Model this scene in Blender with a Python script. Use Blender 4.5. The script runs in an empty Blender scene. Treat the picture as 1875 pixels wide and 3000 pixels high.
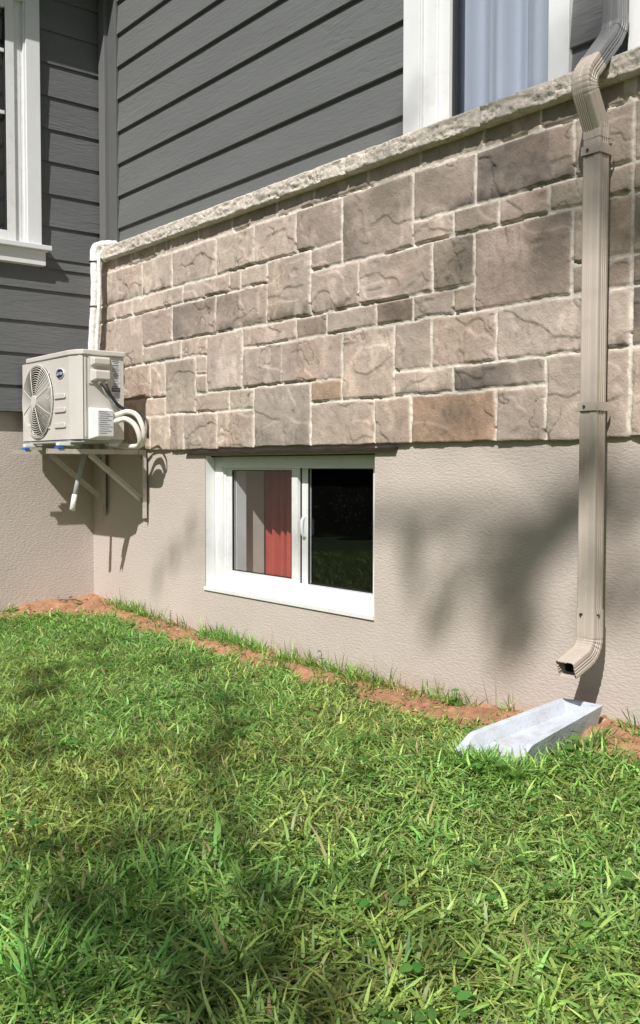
import bpy, math, random
import numpy as np
from mathutils import Vector, Matrix

random.seed(7)
RNG = np.random.default_rng(11)
SC = bpy.context.scene
COL = SC.collection

# ------------------------------------------------------------------ camera
cam_d = bpy.data.cameras.new('camera')
cam = bpy.data.objects.new('camera', cam_d)
COL.objects.link(cam)
R_ = Vector((0.62690, 0.77909, 0.00170)); V_ = Vector((-0.77807, 0.62659, -0.04475))
V_.normalize(); U_ = R_.cross(V_) ; R_ = V_.cross(U_); R_.normalize(); U_.normalize()
CAM = (5.63897, -2.74134, 0.885)
cam.matrix_world = Matrix(((R_.x, U_.x, -V_.x, CAM[0]), (R_.y, U_.y, -V_.y, CAM[1]),
                           (R_.z, U_.z, -V_.z, CAM[2]), (0, 0, 0, 1)))
cam_d.sensor_fit = 'HORIZONTAL'; cam_d.sensor_width = 36.0
cam_d.lens = 36.0 * 2898.7 / 1875.0
cam_d.clip_start = 0.05; cam_d.clip_end = 2000
SC.camera = cam
SC.render.resolution_x = 640; SC.render.resolution_y = 1024

# ------------------------------------------------------------------ sky and sun
SUN = Vector((0.55, -1.0, 1.17)).normalized()            # towards the sun
world = bpy.data.worlds.new("World"); SC.world = world; world.use_nodes = True
wn = world.node_tree.nodes; wl = world.node_tree.links
bg = wn['Background']
sky = wn.new('ShaderNodeTexSky'); sky.sky_type = 'NISHITA'; sky.sun_disc = False
sky.sun_elevation = math.asin(SUN.z)
sky.sun_rotation = math.atan2(SUN.x, SUN.y)
sky.air_density = 1.0; sky.dust_density = 2.0
wl.new(sky.outputs[0], bg.inputs[0]); bg.inputs[1].default_value = 0.06
sd = bpy.data.lights.new('sun', 'SUN'); sd.energy = 5.0; sd.angle = math.radians(0.53)
sd.color = (1.0, 0.965, 0.915)
so = bpy.data.objects.new('sun', sd); COL.objects.link(so)
so.rotation_euler = SUN.to_track_quat('Z', 'Y').to_euler(); so.location = (6, -10, 12)
SC.view_settings.view_transform = 'Standard'; SC.view_settings.look = 'None'
SC.view_settings.exposure = 0.12; SC.view_settings.gamma = 1.0
SC.cycles.max_bounces = 8; SC.cycles.transparent_max_bounces = 16

# ------------------------------------------------------------------ noise (numpy)
def _h(ix, iy, seed):
    n = (ix.astype(np.int64) * 374761393 + iy.astype(np.int64) * 668265263 + seed * 1442695041) & 0xffffffff
    n = ((n ^ (n >> 13)) * 1274126177) & 0xffffffff
    return ((n ^ (n >> 16)) & 0xffff) / 65535.0
def vnoise(x, y, seed=0):
    x = np.asarray(x, float); y = np.asarray(y, float)
    ix = np.floor(x); iy = np.floor(y); fx = x - ix; fy = y - iy
    fx = fx * fx * (3 - 2 * fx); fy = fy * fy * (3 - 2 * fy)
    a = _h(ix, iy, seed); b = _h(ix + 1, iy, seed); c = _h(ix, iy + 1, seed); d = _h(ix + 1, iy + 1, seed)
    return (a * (1 - fx) + b * fx) * (1 - fy) + (c * (1 - fx) + d * fx) * fy
def fbm(x, y, seed=0, octv=4, gain=.5):
    s = 0; a = 1; t = 0; f = 1
    for k in range(octv):
        s = s + a * vnoise(np.asarray(x) * f + 17.3 * k, np.asarray(y) * f - 9.1 * k, seed + k); t += a; a *= gain; f *= 2.03
    return s / t
def sstep(a, b, x):
    t = np.clip((x - a) / (b - a), 0, 1); return t * t * (3 - 2 * t)

# ------------------------------------------------------------------ materials
def new_mat(name):
    m = bpy.data.materials.new(name); m.use_nodes = True
    return m, m.node_tree.nodes, m.node_tree.links, m.node_tree.nodes['Principled BSDF']
def coords(n, l, scale=(1, 1, 1)):
    tc = n.new('ShaderNodeNewGeometry'); mp = n.new('ShaderNodeMapping'); mp.inputs['Scale'].default_value = scale
    l.new(tc.outputs['Position'], mp.inputs['Vector']); return mp.outputs[0]
def noise_node(n, l, vec, scale, detail=4, rough=.55):
    t = n.new('ShaderNodeTexNoise'); t.inputs['Scale'].default_value = scale
    t.inputs['Detail'].default_value = detail; t.inputs['Roughness'].default_value = rough
    l.new(vec, t.inputs['Vector']); return t.outputs['Fac']
def mat(name, col, rough=.6, var=.12, vscale=6, bump=0.0, bscale=200, bstretch=(1, 1, 1), bdist=.002,
        metal=0., spec=.5, attr=None, dirt=None, dscale=3., fine=0.0, coat=0.):
    m, n, l, p = new_mat(name)
    p.inputs['Roughness'].default_value = rough; p.inputs['Metallic'].default_value = metal
    p.inputs['Specular IOR Level'].default_value = spec; p.inputs['Coat Weight'].default_value = coat
    vec = coords(n, l)
    if attr:
        a = n.new('ShaderNodeAttribute'); a.attribute_name = attr; base = a.outputs['Color']
    else:
        rgb = n.new('ShaderNodeRGB'); rgb.outputs[0].default_value = (*col, 1); base = rgb.outputs[0]
    def mulvar(base, scale, amount, detail=4):
        f = noise_node(n, l, vec, scale, detail)
        mr = n.new('ShaderNodeMapRange'); mr.inputs['From Min'].default_value = .25; mr.inputs['From Max'].default_value = .75
        mr.inputs['To Min'].default_value = 1 - amount; mr.inputs['To Max'].default_value = 1 + amount
        l.new(f, mr.inputs['Value'])
        mx = n.new('ShaderNodeVectorMath'); mx.operation = 'SCALE'
        l.new(base, mx.inputs[0]); l.new(mr.outputs[0], mx.inputs['Scale']); return mx.outputs[0]
    if var: base = mulvar(base, vscale, var)
    if fine: base = mulvar(base, 260, fine, 2)
    if dirt:
        f = noise_node(n, l, vec, dscale, 7, .65)
        cr = n.new('ShaderNodeMapRange'); cr.inputs['From Min'].default_value = .52; cr.inputs['From Max'].default_value = .75
        cr.inputs['To Max'].default_value = dirt[3]; l.new(f, cr.inputs['Value'])
        mx = n.new('ShaderNodeMix'); mx.data_type = 'RGBA'
        l.new(cr.outputs[0], mx.inputs['Factor']); l.new(base, mx.inputs['A']); mx.inputs['B'].default_value = (*dirt[:3], 1)
        base = mx.outputs['Result']
    l.new(base, p.inputs['Base Color'])
    if bump:
        v2 = coords(n, l, bstretch)
        f = noise_node(n, l, v2, bscale, 3, .6)
        b = n.new('ShaderNodeBump'); b.inputs['Strength'].default_value = bump; b.inputs['Distance'].default_value = bdist
        l.new(f, b.inputs['Height']); l.new(b.outputs[0], p.inputs['Normal'])
    return m

def wood_mat(name, col, long_axis):
    m, n, l, p = new_mat(name)
    st = (0.16, 1, 1) if long_axis == 0 else (1, 0.16, 1)
    v = coords(n, l, st)
    f1 = noise_node(n, l, v, 75, 5, .62)
    w = n.new('ShaderNodeTexNoise'); w.inputs['Scale'].default_value = 9; w.inputs['Detail'].default_value = 6
    w.inputs['Distortion'].default_value = 1.8; w.inputs['Roughness'].default_value = .6
    l.new(v, w.inputs['Vector'])
    # grain rings: cathedral figure from a distorted noise folded several times
    mm = n.new('ShaderNodeMath'); mm.operation = 'MULTIPLY'; mm.inputs[1].default_value = 17; l.new(w.outputs['Fac'], mm.inputs[0])
    sn = n.new('ShaderNodeMath'); sn.operation = 'SINE'; l.new(mm.outputs[0], sn.inputs[0])
    pw = n.new('ShaderNodeMapRange'); pw.inputs['From Min'].default_value = .45; pw.inputs['From Max'].default_value = 1
    l.new(sn.outputs[0], pw.inputs['Value'])
    # only in some places
    gate = noise_node(n, l, coords(n, l, (.6, .6, 1)), 4.2, 2)
    g = n.new('ShaderNodeMapRange'); g.inputs['From Min'].default_value = .45; g.inputs['From Max'].default_value = .62; l.new(gate, g.inputs['Value'])
    gm = n.new('ShaderNodeMath'); gm.operation = 'MULTIPLY'; l.new(pw.outputs[0], gm.inputs[0]); l.new(g.outputs[0], gm.inputs[1])
    ad = n.new('ShaderNodeMath'); ad.operation = 'MULTIPLY_ADD'; l.new(f1, ad.inputs[0]); ad.inputs[1].default_value = 1.1
    sb = n.new('ShaderNodeMath'); sb.operation = 'MULTIPLY'; sb.inputs[1].default_value = -.35; l.new(gm.outputs[0], sb.inputs[0])
    l.new(sb.outputs[0], ad.inputs[2])
    b = n.new('ShaderNodeBump'); b.inputs['Strength'].default_value = .7; b.inputs['Distance'].default_value = .0045
    l.new(ad.outputs[0], b.inputs['Height']); l.new(b.outputs[0], p.inputs['Normal'])
    vv = noise_node(n, l, coords(n, l, (.5, .5, 3)), 2.3, 3)
    mr = n.new('ShaderNodeMapRange'); mr.inputs['To Min'].default_value = .86; mr.inputs['To Max'].default_value = 1.14; l.new(vv, mr.inputs['Value'])
    rgb = n.new('ShaderNodeRGB'); rgb.outputs[0].default_value = (*col, 1)
    mx = n.new('ShaderNodeVectorMath'); mx.operation = 'SCALE'; l.new(rgb.outputs[0], mx.inputs[0]); l.new(mr.outputs[0], mx.inputs['Scale'])
    l.new(mx.outputs[0], p.inputs['Base Color']); p.inputs['Roughness'].default_value = .62
    p.inputs['Specular IOR Level'].default_value = .35
    return m

def stucco_mat():
    m, n, l, p = new_mat('stucco')
    v = coords(n, l)
    cl = noise_node(n, l, v, 1.6, 5)
    mr = n.new('ShaderNodeMapRange'); mr.inputs['From Min'].default_value = .3; mr.inputs['From Max'].default_value = .7
    mr.inputs['To Min'].default_value = .92; mr.inputs['To Max'].default_value = 1.06; l.new(cl, mr.inputs['Value'])
    rgb = n.new('ShaderNodeRGB'); rgb.outputs[0].default_value = (.535, .468, .425, 1)
    mx = n.new('ShaderNodeVectorMath'); mx.operation = 'SCALE'; l.new(rgb.outputs[0], mx.inputs[0]); l.new(mr.outputs[0], mx.inputs['Scale'])
    # splash dirt near the soil
    sp = n.new('ShaderNodeSeparateXYZ'); g = n.new('ShaderNodeNewGeometry'); l.new(g.outputs['Position'], sp.inputs[0])
    nz = noise_node(n, l, v, 9, 5, .7)
    a1 = n.new('ShaderNodeMath'); a1.operation = 'MULTIPLY_ADD'; a1.inputs[1].default_value = -.22; l.new(nz, a1.inputs[0]); l.new(sp.outputs['Z'], a1.inputs[2])
    mr2 = n.new('ShaderNodeMapRange'); mr2.inputs['From Min'].default_value = -.03; mr2.inputs['From Max'].default_value = -.12
    mr2.inputs['To Max'].default_value = .40; l.new(a1.outputs[0], mr2.inputs['Value'])
    m2 = n.new('ShaderNodeMix'); m2.data_type = 'RGBA'; l.new(mr2.outputs[0], m2.inputs['Factor']); l.new(mx.outputs[0], m2.inputs['A'])
    m2.inputs['B'].default_value = (.33, .19, .12, 1)
    l.new(m2.outputs['Result'], p.inputs['Base Color'])
    p.inputs['Roughness'].default_value = .9; p.inputs['Specular IOR Level'].default_value = .2
    f = noise_node(n, l, coords(n, l, (.55, .55, 1.25)), 95, 4, .6)
    mr3 = n.new('ShaderNodeMapRange'); mr3.inputs['From Min'].default_value = .38; mr3.inputs['From Max'].default_value = .62; l.new(f, mr3.inputs['Value'])
    f2 = noise_node(n, l, v, 12, 3)
    ad = n.new('ShaderNodeMath'); ad.operation = 'MULTIPLY_ADD'; ad.inputs[1].default_value = 2.0; l.new(f2, ad.inputs[0]); l.new(mr3.outputs[0], ad.inputs[2])
    b = n.new('ShaderNodeBump'); b.inputs['Strength'].default_value = .42; b.inputs['Distance'].default_value = .0025
    l.new(ad.outputs[0], b.inputs['Height']); l.new(b.outputs[0], p.inputs['Normal'])
    return m

def glass_mat(name, tint=(.955, .965, .97), f0=.048):
    m, n, l, p = new_mat(name); n.remove(p)
    out = n['Material Output']
    tr = n.new('ShaderNodeBsdfTransparent'); tr.inputs[0].default_value = (*tint, 1)
    gl = n.new('ShaderNodeBsdfGlossy'); gl.inputs['Roughness'].default_value = .015
    geo = n.new('ShaderNodeNewGeometry'); dt = n.new('ShaderNodeVectorMath'); dt.operation = 'DOT_PRODUCT'
    l.new(geo.outputs['Incoming'], dt.inputs[0]); l.new(geo.outputs['Normal'], dt.inputs[1])
    ab = n.new('ShaderNodeMath'); ab.operation = 'ABSOLUTE'; l.new(dt.outputs['Value'], ab.inputs[0])
    om = n.new('ShaderNodeMath'); om.operation = 'SUBTRACT'; om.inputs[0].default_value = 1; l.new(ab.outputs[0], om.inputs[1])
    p5 = n.new('ShaderNodeMath'); p5.operation = 'POWER'; p5.inputs[1].default_value = 5; l.new(om.outputs[0], p5.inputs[0])
    mu = n.new('ShaderNodeMath'); mu.operation = 'MULTIPLY_ADD'; mu.inputs[1].default_value = 1 - f0; mu.inputs[2].default_value = f0; mu.use_clamp = True
    l.new(p5.outputs[0], mu.inputs[0])
    mx = n.new('ShaderNodeMixShader'); l.new(mu.outputs[0], mx.inputs[0]); l.new(tr.outputs[0], mx.inputs[1]); l.new(gl.outputs[0], mx.inputs[2])
    # specks of dust on the pane
    v = coords(n, l); vo = n.new('ShaderNodeTexVoronoi'); vo.inputs['Scale'].default_value = 45; l.new(v, vo.inputs['Vector'])
    lt = n.new('ShaderNodeMath'); lt.operation = 'LESS_THAN'; lt.inputs[1].default_value = .07; l.new(vo.outputs['Distance'], lt.inputs[0])
    sc = n.new('ShaderNodeMath'); sc.operation = 'MULTIPLY'; sc.inputs[1].default_value = .16; l.new(lt.outputs[0], sc.inputs[0])
    ad = n.new('ShaderNodeMath'); ad.operation = 'ADD'; ad.inputs[1].default_value = .002; l.new(sc.outputs[0], ad.inputs[0])
    df = n.new('ShaderNodeBsdfDiffuse'); df.inputs[0].default_value = (.6, .58, .52, 1)
    m2 = n.new('ShaderNodeMixShader'); l.new(ad.outputs[0], m2.inputs[0]); l.new(mx.outputs[0], m2.inputs[1]); l.new(df.outputs[0], m2.inputs[2])
    l.new(m2.outputs[0], out.inputs['Surface'])
    return m

def leaf_mat(name, attr='Col', trans=.35, rough=.5):
    m, n, l, p = new_mat(name)
    out = n['Material Output']
    a = n.new('ShaderNodeAttribute'); a.attribute_name = attr
    l.new(a.outputs['Color'], p.inputs['Base Color']); p.inputs['Roughness'].default_value = rough
    p.inputs['Specular IOR Level'].default_value = .45
    t = n.new('ShaderNodeBsdfTranslucent')
    hv = n.new('ShaderNodeHueSaturation'); hv.inputs['Hue'].default_value = .49; hv.inputs['Saturation'].default_value = 1.15
    hv.inputs['Value'].default_value = 1.35
    l.new(a.outputs['Color'], hv.inputs['Color']); l.new(hv.outputs[0], t.inputs['Color'])
    mx = n.new('ShaderNodeMixShader'); mx.inputs[0].default_value = trans
    l.new(p.outputs[0], mx.inputs[1]); l.new(t.outputs[0], mx.inputs[2]); l.new(mx.outputs[0], out.inputs['Surface'])
    return m

M = {}
M['stucco'] = stucco_mat()
M['stone'] = mat('stone', (1, 1, 1), .88, .10, 30, bump=.7, bscale=110, bdist=.004, spec=.2, attr='Col', fine=.12)
M['sill'] = mat('sill_stone', (.60, .545, .475), .9, .22, 45, bump=.75, bscale=110, bdist=.006, spec=.2, fine=.2, dirt=(.16, .14, .12, .55), dscale=9)
M['siding_x'] = wood_mat('siding_long', (.136, .142, .141), 0)
M['siding_y'] = wood_mat('siding_short', (.134, .139, .142), 1)
M['trim_shade'] = mat('trim_painted_shade', (.112, .114, .116), .55, .05, 4, bump=.12, bscale=60)  # shade of the post's side put into the trim board colour
M['post'] = mat('post_paint', (.15, .152, .152), .55, .05, 4, bump=.12, bscale=60)
M['white'] = mat('white_vinyl', (.75, .76, .76), .35, .03, 5, spec=.5, dirt=(.5, .45, .38, .35), dscale=14)
M['trimw'] = mat('white_painted_wood', (.73, .74, .745), .5, .04, 5, bump=.35, bscale=70, bstretch=(1, 1, .15))
M['glass'] = glass_mat('window_glass')
M['gasket'] = mat('black_gasket', (.02, .02, .022), .6, 0)
M['interior'] = mat('drywall', (.55, .51, .45), .9, .05, 3)
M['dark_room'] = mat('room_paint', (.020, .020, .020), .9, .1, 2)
M['curtain'] = mat('red_curtain', (.44, .075, .055), .85, .12, 9, bump=.2, bscale=300)
M['sheer'] = mat('sheer_curtain', (.42, .46, .54), .9, .05, 3)
M['flash'] = mat('flashing_metal', (.05, .035, .03), .5, .3, 20, metal=.3)
M['spout'] = mat('tan_aluminium', (.49, .43, .37), .38, .05, 5, spec=.5, dirt=(.28, .23, .18, .3), dscale=12)
M['spout_in'] = mat('dark_pipe_inside', (.05, .045, .04), .8, .1)
M['gspout'] = mat('grey_aluminium', (.20, .205, .21), .4, .05, 5)
M['screw'] = mat('screw_head', (.10, .09, .08), .4, .1, metal=.6)
M['ac'] = mat('cream_painted_steel', (.60, .57, .535), .38, .03, 4, dirt=(.50, .45, .36, .25), dscale=7)
M['grille'] = mat('cream_wire', (.60, .58, .53), .4, .03)
M['acdark'] = mat('fan_cavity', (.035, .035, .033), .7, .2)
M['blade'] = mat('grey_fan_plastic', (.24, .24, .215), .4, .05)
M['bracket'] = mat('bracket_paint', (.56, .52, .47), .42, .08, 20, dirt=(.30, .18, .10, .4), dscale=16)
M['hose'] = mat('white_insulation', (.74, .71, .64), .7, .07, 20, bump=.4, bscale=60, bdist=.004)
M['tape'] = mat('white_tape', (.82, .81, .78), .45, .05, 20, bump=.9, bscale=45, bdist=.008)
M['blackcable'] = mat('black_cable', (.03, .03, .032), .45, 0)
M['blue'] = mat('blue_pad', (.02, .12, .50), .6, .05)
M['plasticgrey'] = mat('grey_plastic', (.36, .39, .38), .5, .05)
M['label'] = mat('paper_label', (.60, .61, .62), .6, .05, 30)
M['ink'] = mat('label_ink', (.10, .10, .11), .6, .2, 60)
M['badge'] = mat('navy_badge', (.012, .02, .07), .3, 0)
M['silver'] = mat('silver_print', (.75, .76, .80), .35, 0)
M['block'] = mat('pale_concrete', (.49, .525, .59), .85, .12, 12, bump=.6, bscale=90, bdist=.004, fine=.08, dirt=(.33, .29, .25, .6), dscale=13)
M['soil'] = mat('red_soil', (1, 1, 1), .95, .22, 40, bump=1.0, bscale=90, bdist=.006, spec=.1, attr='Col', fine=.18)
M['ground'] = mat('dark_thatch', (.085, .075, .035), .95, .4, 30, bump=1.0, bscale=120, bdist=.006, spec=.1)
M['grass'] = leaf_mat('grass_blades', rough=.42)
M['weed'] = leaf_mat('weed_leaves', rough=.5)
M['treeleaf'] = leaf_mat('tree_leaves')
M['bark'] = mat('bark', (.13, .10, .075), .95, .3, 8, bump=1, bscale=30, bdist=.02)
M['roof'] = mat('roof_shingle', (.10, .10, .10), .9, .2, 20)
M['soffit'] = mat('soffit', (.5, .5, .5), .7, .05)

# ------------------------------------------------------------------ mesh builder
class MB:
    def __init__(s): s.v = []; s.f = []; s.sm = []
    def add(s, vs, fs, smooth=False):
        o = len(s.v); s.v += [tuple(v) for v in vs]
        for f in fs: s.f.append(tuple(i + o for i in f)); s.sm.append(smooth)
        return s
    def box(s, x0, y0, z0, x1, y1, z1):
        v = [(x0, y0, z0), (x1, y0, z0), (x1, y1, z0), (x0, y1, z0), (x0, y0, z1), (x1, y0, z1), (x1, y1, z1), (x0, y1, z1)]
        return s.add(v, [(0, 3, 2, 1), (4, 5, 6, 7), (0, 1, 5, 4), (1, 2, 6, 5), (2, 3, 7, 6), (3, 0, 4, 7)])
    def obox(s, c, ax, ay, az):       # oriented box: centre and three half-extent vectors
        c = Vector(c); ax = Vector(ax); ay = Vector(ay); az = Vector(az); v = []
        for k in (-1, 1):
            for i, j in ((-1, -1), (1, -1), (1, 1), (-1, 1)): v.append(c + ax * i + ay * j + az * k)
        return s.add(v, [(0, 3, 2, 1), (4, 5, 6, 7), (0, 1, 5, 4), (1, 2, 6, 5), (2, 3, 7, 6), (3, 0, 4, 7)])
    def bar(s, a, b, w, h, up=(0, 0, 1)):
        a = Vector(a); b = Vector(b); d = b - a; t = d.normalized(); sd_ = t.cross(Vector(up)).normalized(); u = sd_.cross(t)
        return s.obox((a + b) / 2, d / 2, sd_ * w / 2, u * h / 2)
    def prism(s, poly, z0, z1, axis=2, cap=True):   # poly in the two other axes
        n = len(poly)
        def P(p, z):
            if axis == 2: return (p[0], p[1], z)
            if axis == 1: return (p[0], z, p[1])
            return (z, p[0], p[1])
        v = [P(p, z0) for p in poly] + [P(p, z1) for p in poly]
        f = [(i, (i + 1) % n, n + (i + 1) % n, n + i) for i in range(n)]
        if cap: f += [tuple(range(n))[::-1], tuple(range(n, 2 * n))]
        return s.add(v, f)
    def tube(s, pts, r, seg=12, cap=True, ell=1.0, smooth=True):
        pts = [Vector(p) for p in pts]; n = len(pts)
        rs = r if isinstance(r, (list, tuple)) else [r] * n
        t0 = (pts[1] - pts[0]).normalized()
        ref = Vector((0, 0, 1)) if abs(t0.z) < .9 else Vector((1, 0, 0))
        nrm = (ref - t0 * ref.dot(t0)).normalized(); vs = []
        for i in range(n):
            t = (pts[min(i + 1, n - 1)] - pts[max(i - 1, 0)]).normalized()
            nrm = (nrm - t * nrm.dot(t)).normalized(); bn = t.cross(nrm)
            for k in range(seg):
                a = 2 * math.pi * k / seg
                vs.append(pts[i] + (nrm * math.cos(a) + bn * math.sin(a) * ell) * rs[i])
        fs = []
        for i in range(n - 1):
            for k in range(seg):
                k2 = (k + 1) % seg
                fs.append((i * seg + k, i * seg + k2, (i + 1) * seg + k2, (i + 1) * seg + k))
        s.add(vs, fs, smooth)
        if cap:
            o = len(s.v) - n * seg
            s.f.append(tuple(o + k for k in range(seg))[::-1]); s.sm.append(False)
            s.f.append(tuple(o + (n - 1) * seg + k for k in range(seg))); s.sm.append(False)
        return s
    def build(s, name, m, parent=None, bevel=0.0, seg=2):
        me = bpy.data.meshes.new(name); me.from_pydata(s.v, [], s.f); me.update()
        me.polygons.foreach_set('use_smooth', s.sm)
        o = bpy.data.objects.new(name, me); COL.objects.link(o); me.materials.append(m)
        if parent: o.parent = parent
        if bevel:
            b = o.modifiers.new('bevel', 'BEVEL'); b.width = bevel; b.segments = seg; b.limit_method = 'ANGLE'; b.angle_limit = math.radians(35)
            b.harden_normals = True
        return o
def spline(pts, n=10):
    pts = [Vector(p) for p in pts]; out = []
    P = [pts[0] * 2 - pts[1]] + pts + [pts[-1] * 2 - pts[-2]]
    for i in range(1, len(P) - 2):
        for k in range(n):
            t = k / n; a, b, c, d = P[i - 1], P[i], P[i + 1], P[i + 2]
            out.append(.5 * ((2 * b) + (c - a) * t + (2 * a - 5 * b + 4 * c - d) * t * t + (3 * b - a - 3 * c + d) * t ** 3))
    out.append(pts[-1]); return out
def np_mesh(name, V, F, m, parent=None, col=None, smooth=False, loops=None):
    """V (n,3); F (k,4) quads, or flat loops + sizes given by loops=(loop_idx, sizes)"""
    me = bpy.data.meshes.new(name); me.vertices.add(len(V)); me.vertices.foreach_set('co', np.ascontiguousarray(V, dtype=np.float32).ravel())
    if loops is None: li = F.ravel(); sz = np.full(len(F), F.shape[1])
    else: li, sz = loops
    st = np.concatenate(([0], np.cumsum(sz)[:-1]))
    me.loops.add(len(li)); me.loops.foreach_set('vertex_index', li.astype(np.int32))
    me.polygons.add(len(sz)); me.polygons.foreach_set('loop_start', st.astype(np.int32)); me.polygons.foreach_set('loop_total', sz.astype(np.int32))
    if smooth: me.polygons.foreach_set('use_smooth', np.ones(len(sz), bool))
    me.update(calc_edges=True)
    if col is not None:
        ca = me.color_attributes.new('Col', 'FLOAT_COLOR', 'POINT')
        c4 = np.ones((len(V), 4), np.float32); c4[:, :3] = col; ca.data.foreach_set('color', c4.ravel())
    me.validate(); o = bpy.data.objects.new(name, me); COL.objects.link(o); me.materials.append(m)
    if parent: o.parent = parent
    return o
def grid_faces(nx, ny):
    i, j = np.meshgrid(np.arange(nx - 1), np.arange(ny - 1), indexing='ij'); a = i * ny + j
    return np.stack([a, a + ny, a + ny + 1, a + 1], -1).reshape(-1, 4)
def tag(o, label=None, cat=None, group=None, kind=None):
    if label: o['label'] = label
    if cat: o['category'] = cat
    if group: o['group'] = group
    if kind: o['kind'] = kind
    return o
def thing(name, label, cat, loc=(0, 0, 0), group=None):
    o = bpy.data.objects.new(name, None); COL.objects.link(o); o.empty_display_size = .1
    o['label'] = label; o['category'] = cat
    if group: o['group'] = group
    return o

# ================================================================== THE HOUSE
house = thing('house', 'grey sided house on a stone band over beige stucco, filling the corner', 'house')
Z_ST0, Z_ST1 = .985, 2.085          # stone band
# ---- stucco, right wing (y = 0) with the basement window opening, and left wing (x = 0)
OX0, OX1, OZ0, OZ1 = 1.29, 2.595, .255, .946
b = MB(); XR = 7.2; YL = -1.45; ZB = -.6
def quad(b, p): b.add(p, [tuple(range(len(p)))])
quad(b, [(0, 0, ZB), (OX0, 0, ZB), (OX0, 0, 1.0), (0, 0, 1.0)])
quad(b, [(OX1, 0, ZB), (XR, 0, ZB), (XR, 0, 1.0), (OX1, 0, 1.0)])
quad(b, [(OX0, 0, ZB), (OX1, 0, ZB), (OX1, 0, OZ0), (OX0, 0, OZ0)])
quad(b, [(OX0, 0, OZ1), (OX1, 0, OZ1), (OX1, 0, 1.0), (OX0, 0, 1.0)])
quad(b, [(OX1, 0, OZ0), (OX1, .12, OZ0), (OX1, .12, OZ1), (OX1, 0, OZ1)])
quad(b, [(OX0, 0, OZ1), (OX1, 0, OZ1), (OX1, .12, OZ1), (OX0, .12, OZ1)])
b.build('stucco_wall', M['stucco'], house)['label'] = 'sunlit beige stucco around the basement window'
b = MB(); quad(b, [(0, YL, ZB), (0, 0, ZB), (0, 0, 1.25), (0, YL, 1.25)])
b.build('stucco_wall', M['stucco'], house)['label'] = 'beige stucco under the air conditioner, left of the corner'

# ---- stone veneer: every stone read as a rectangle on the wall plane
T0, T1, T2, TH, T3, T4, TM, T5, T6, TB, TT = 2.018, 1.830, 1.735, 1.735, 1.548, 1.452, 1.355, 1.262, 1.165, Z_ST0, 2.12
stones = []
def row(z0, z1, xs):
    for a, c in zip(xs[:-1], xs[1:]): stones.append((a, c, z0, z1))
row(T0, TT, [.05, .42, .60, .86, .99, 1.31, 1.62, 1.98, 2.25, 2.60, 2.90, 3.22, 3.47, 3.80])
row(T1, T0, [.05, .290, .731, 1.054, 1.477, 1.802, 2.13, 2.440]); stones.append((2.44, 2.865, T2, T0))
row(T1, T0, [2.865, 3.186, 3.611, 3.835])
row(T2, T1, [.05, .412, .620, .957, 1.166, 1.371, 1.595, 1.694, 1.907]); stones.append((2.13, 2.44, T2, T1))
row(T2, T1, [2.865, 3.081, 3.295, 3.513, 3.835])
stones.append((1.907, 2.13, T3, T1)); stones.append((2.13, 2.229, T2, T1)); stones = [q for q in stones if q not in ((2.13, 2.229, T2, T1), (1.907, 2.13, T3, T1), (2.13, 2.44, T2, T1))]
stones.append((1.907, 2.229, T3, T1)); stones.append((2.229, 2.44, T2, T1))
stones.append((.05, .290, T3, T2)); stones.append((.290, .731, T4, T2)); row(T3, T2, [.731, 1.051, 1.476, 1.907])
row(T3, T2, [2.229, 2.545, 2.972, 3.184]); stones.append((3.184, 3.610, T4, T2)); stones.append((3.610, 3.835, T3, T2))
stones.append((.05, .290, T4, T3)); row(T4, T3, [.731, 1.143, 1.391])
row(T4, T3, [1.706, 2.13, 2.342, 2.658, 2.868, 3.081, 3.184]); stones.append((3.610, 3.835, T4, T3))
stones.append((1.391, 1.706, T5, T3))
row(T5, T4, [.05, .43, .817, .976]); stones.append((.976, 1.282, T6, T4)); stones.append((1.282, 1.391, TM, T4)); stones.append((1.282, 1.391, T5, TM))
row(T5, T4, [1.706, 2.022, 2.444]); stones.append((2.444, 2.764, T6, T4)); row(T5, T4, [2.764, 2.968, 3.288, 3.835])
row(T6, T5, [.05, .51, .976]); row(T6, T5, [1.282, 1.593, 1.80]); stones.append((1.80, 2.230, TB, T5)); stones.append((2.230, 2.444, T6, T5))
row(T6, T5, [2.764, 3.083, 3.507]); stones.append((3.507, 3.833, TB, T5))
row(TB, T6, [.05, .46, .818, 1.022, 1.168, 1.481, 1.80]); row(TB, T6, [2.230, 2.649, 2.861, 3.291, 3.507])
# the band carries on to the right of the downspout
rr = random.Random(5)
for (z0, z1) in ((T0, TT), (T1, T0), (T2, T1), (T3, T2), (T4, T3), (T5, T4), (TB, T5)):
    x = 3.835
    while x < XR:
        w = rr.choice([.21, .32, .43]) if z1 - z0 > .12 else rr.choice([.11, .21, .21, .32])
        if z0 == TB: stones.append((x, min(x + w, XR), TB, T6 if rr.random() < .4 else T5))
        else: stones.append((x, min(x + w, XR), z0, z1))
        if z0 == TB and stones[-1][3] == T6: stones.append((x, min(x + w, XR), T6, T5))
        x += w
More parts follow.
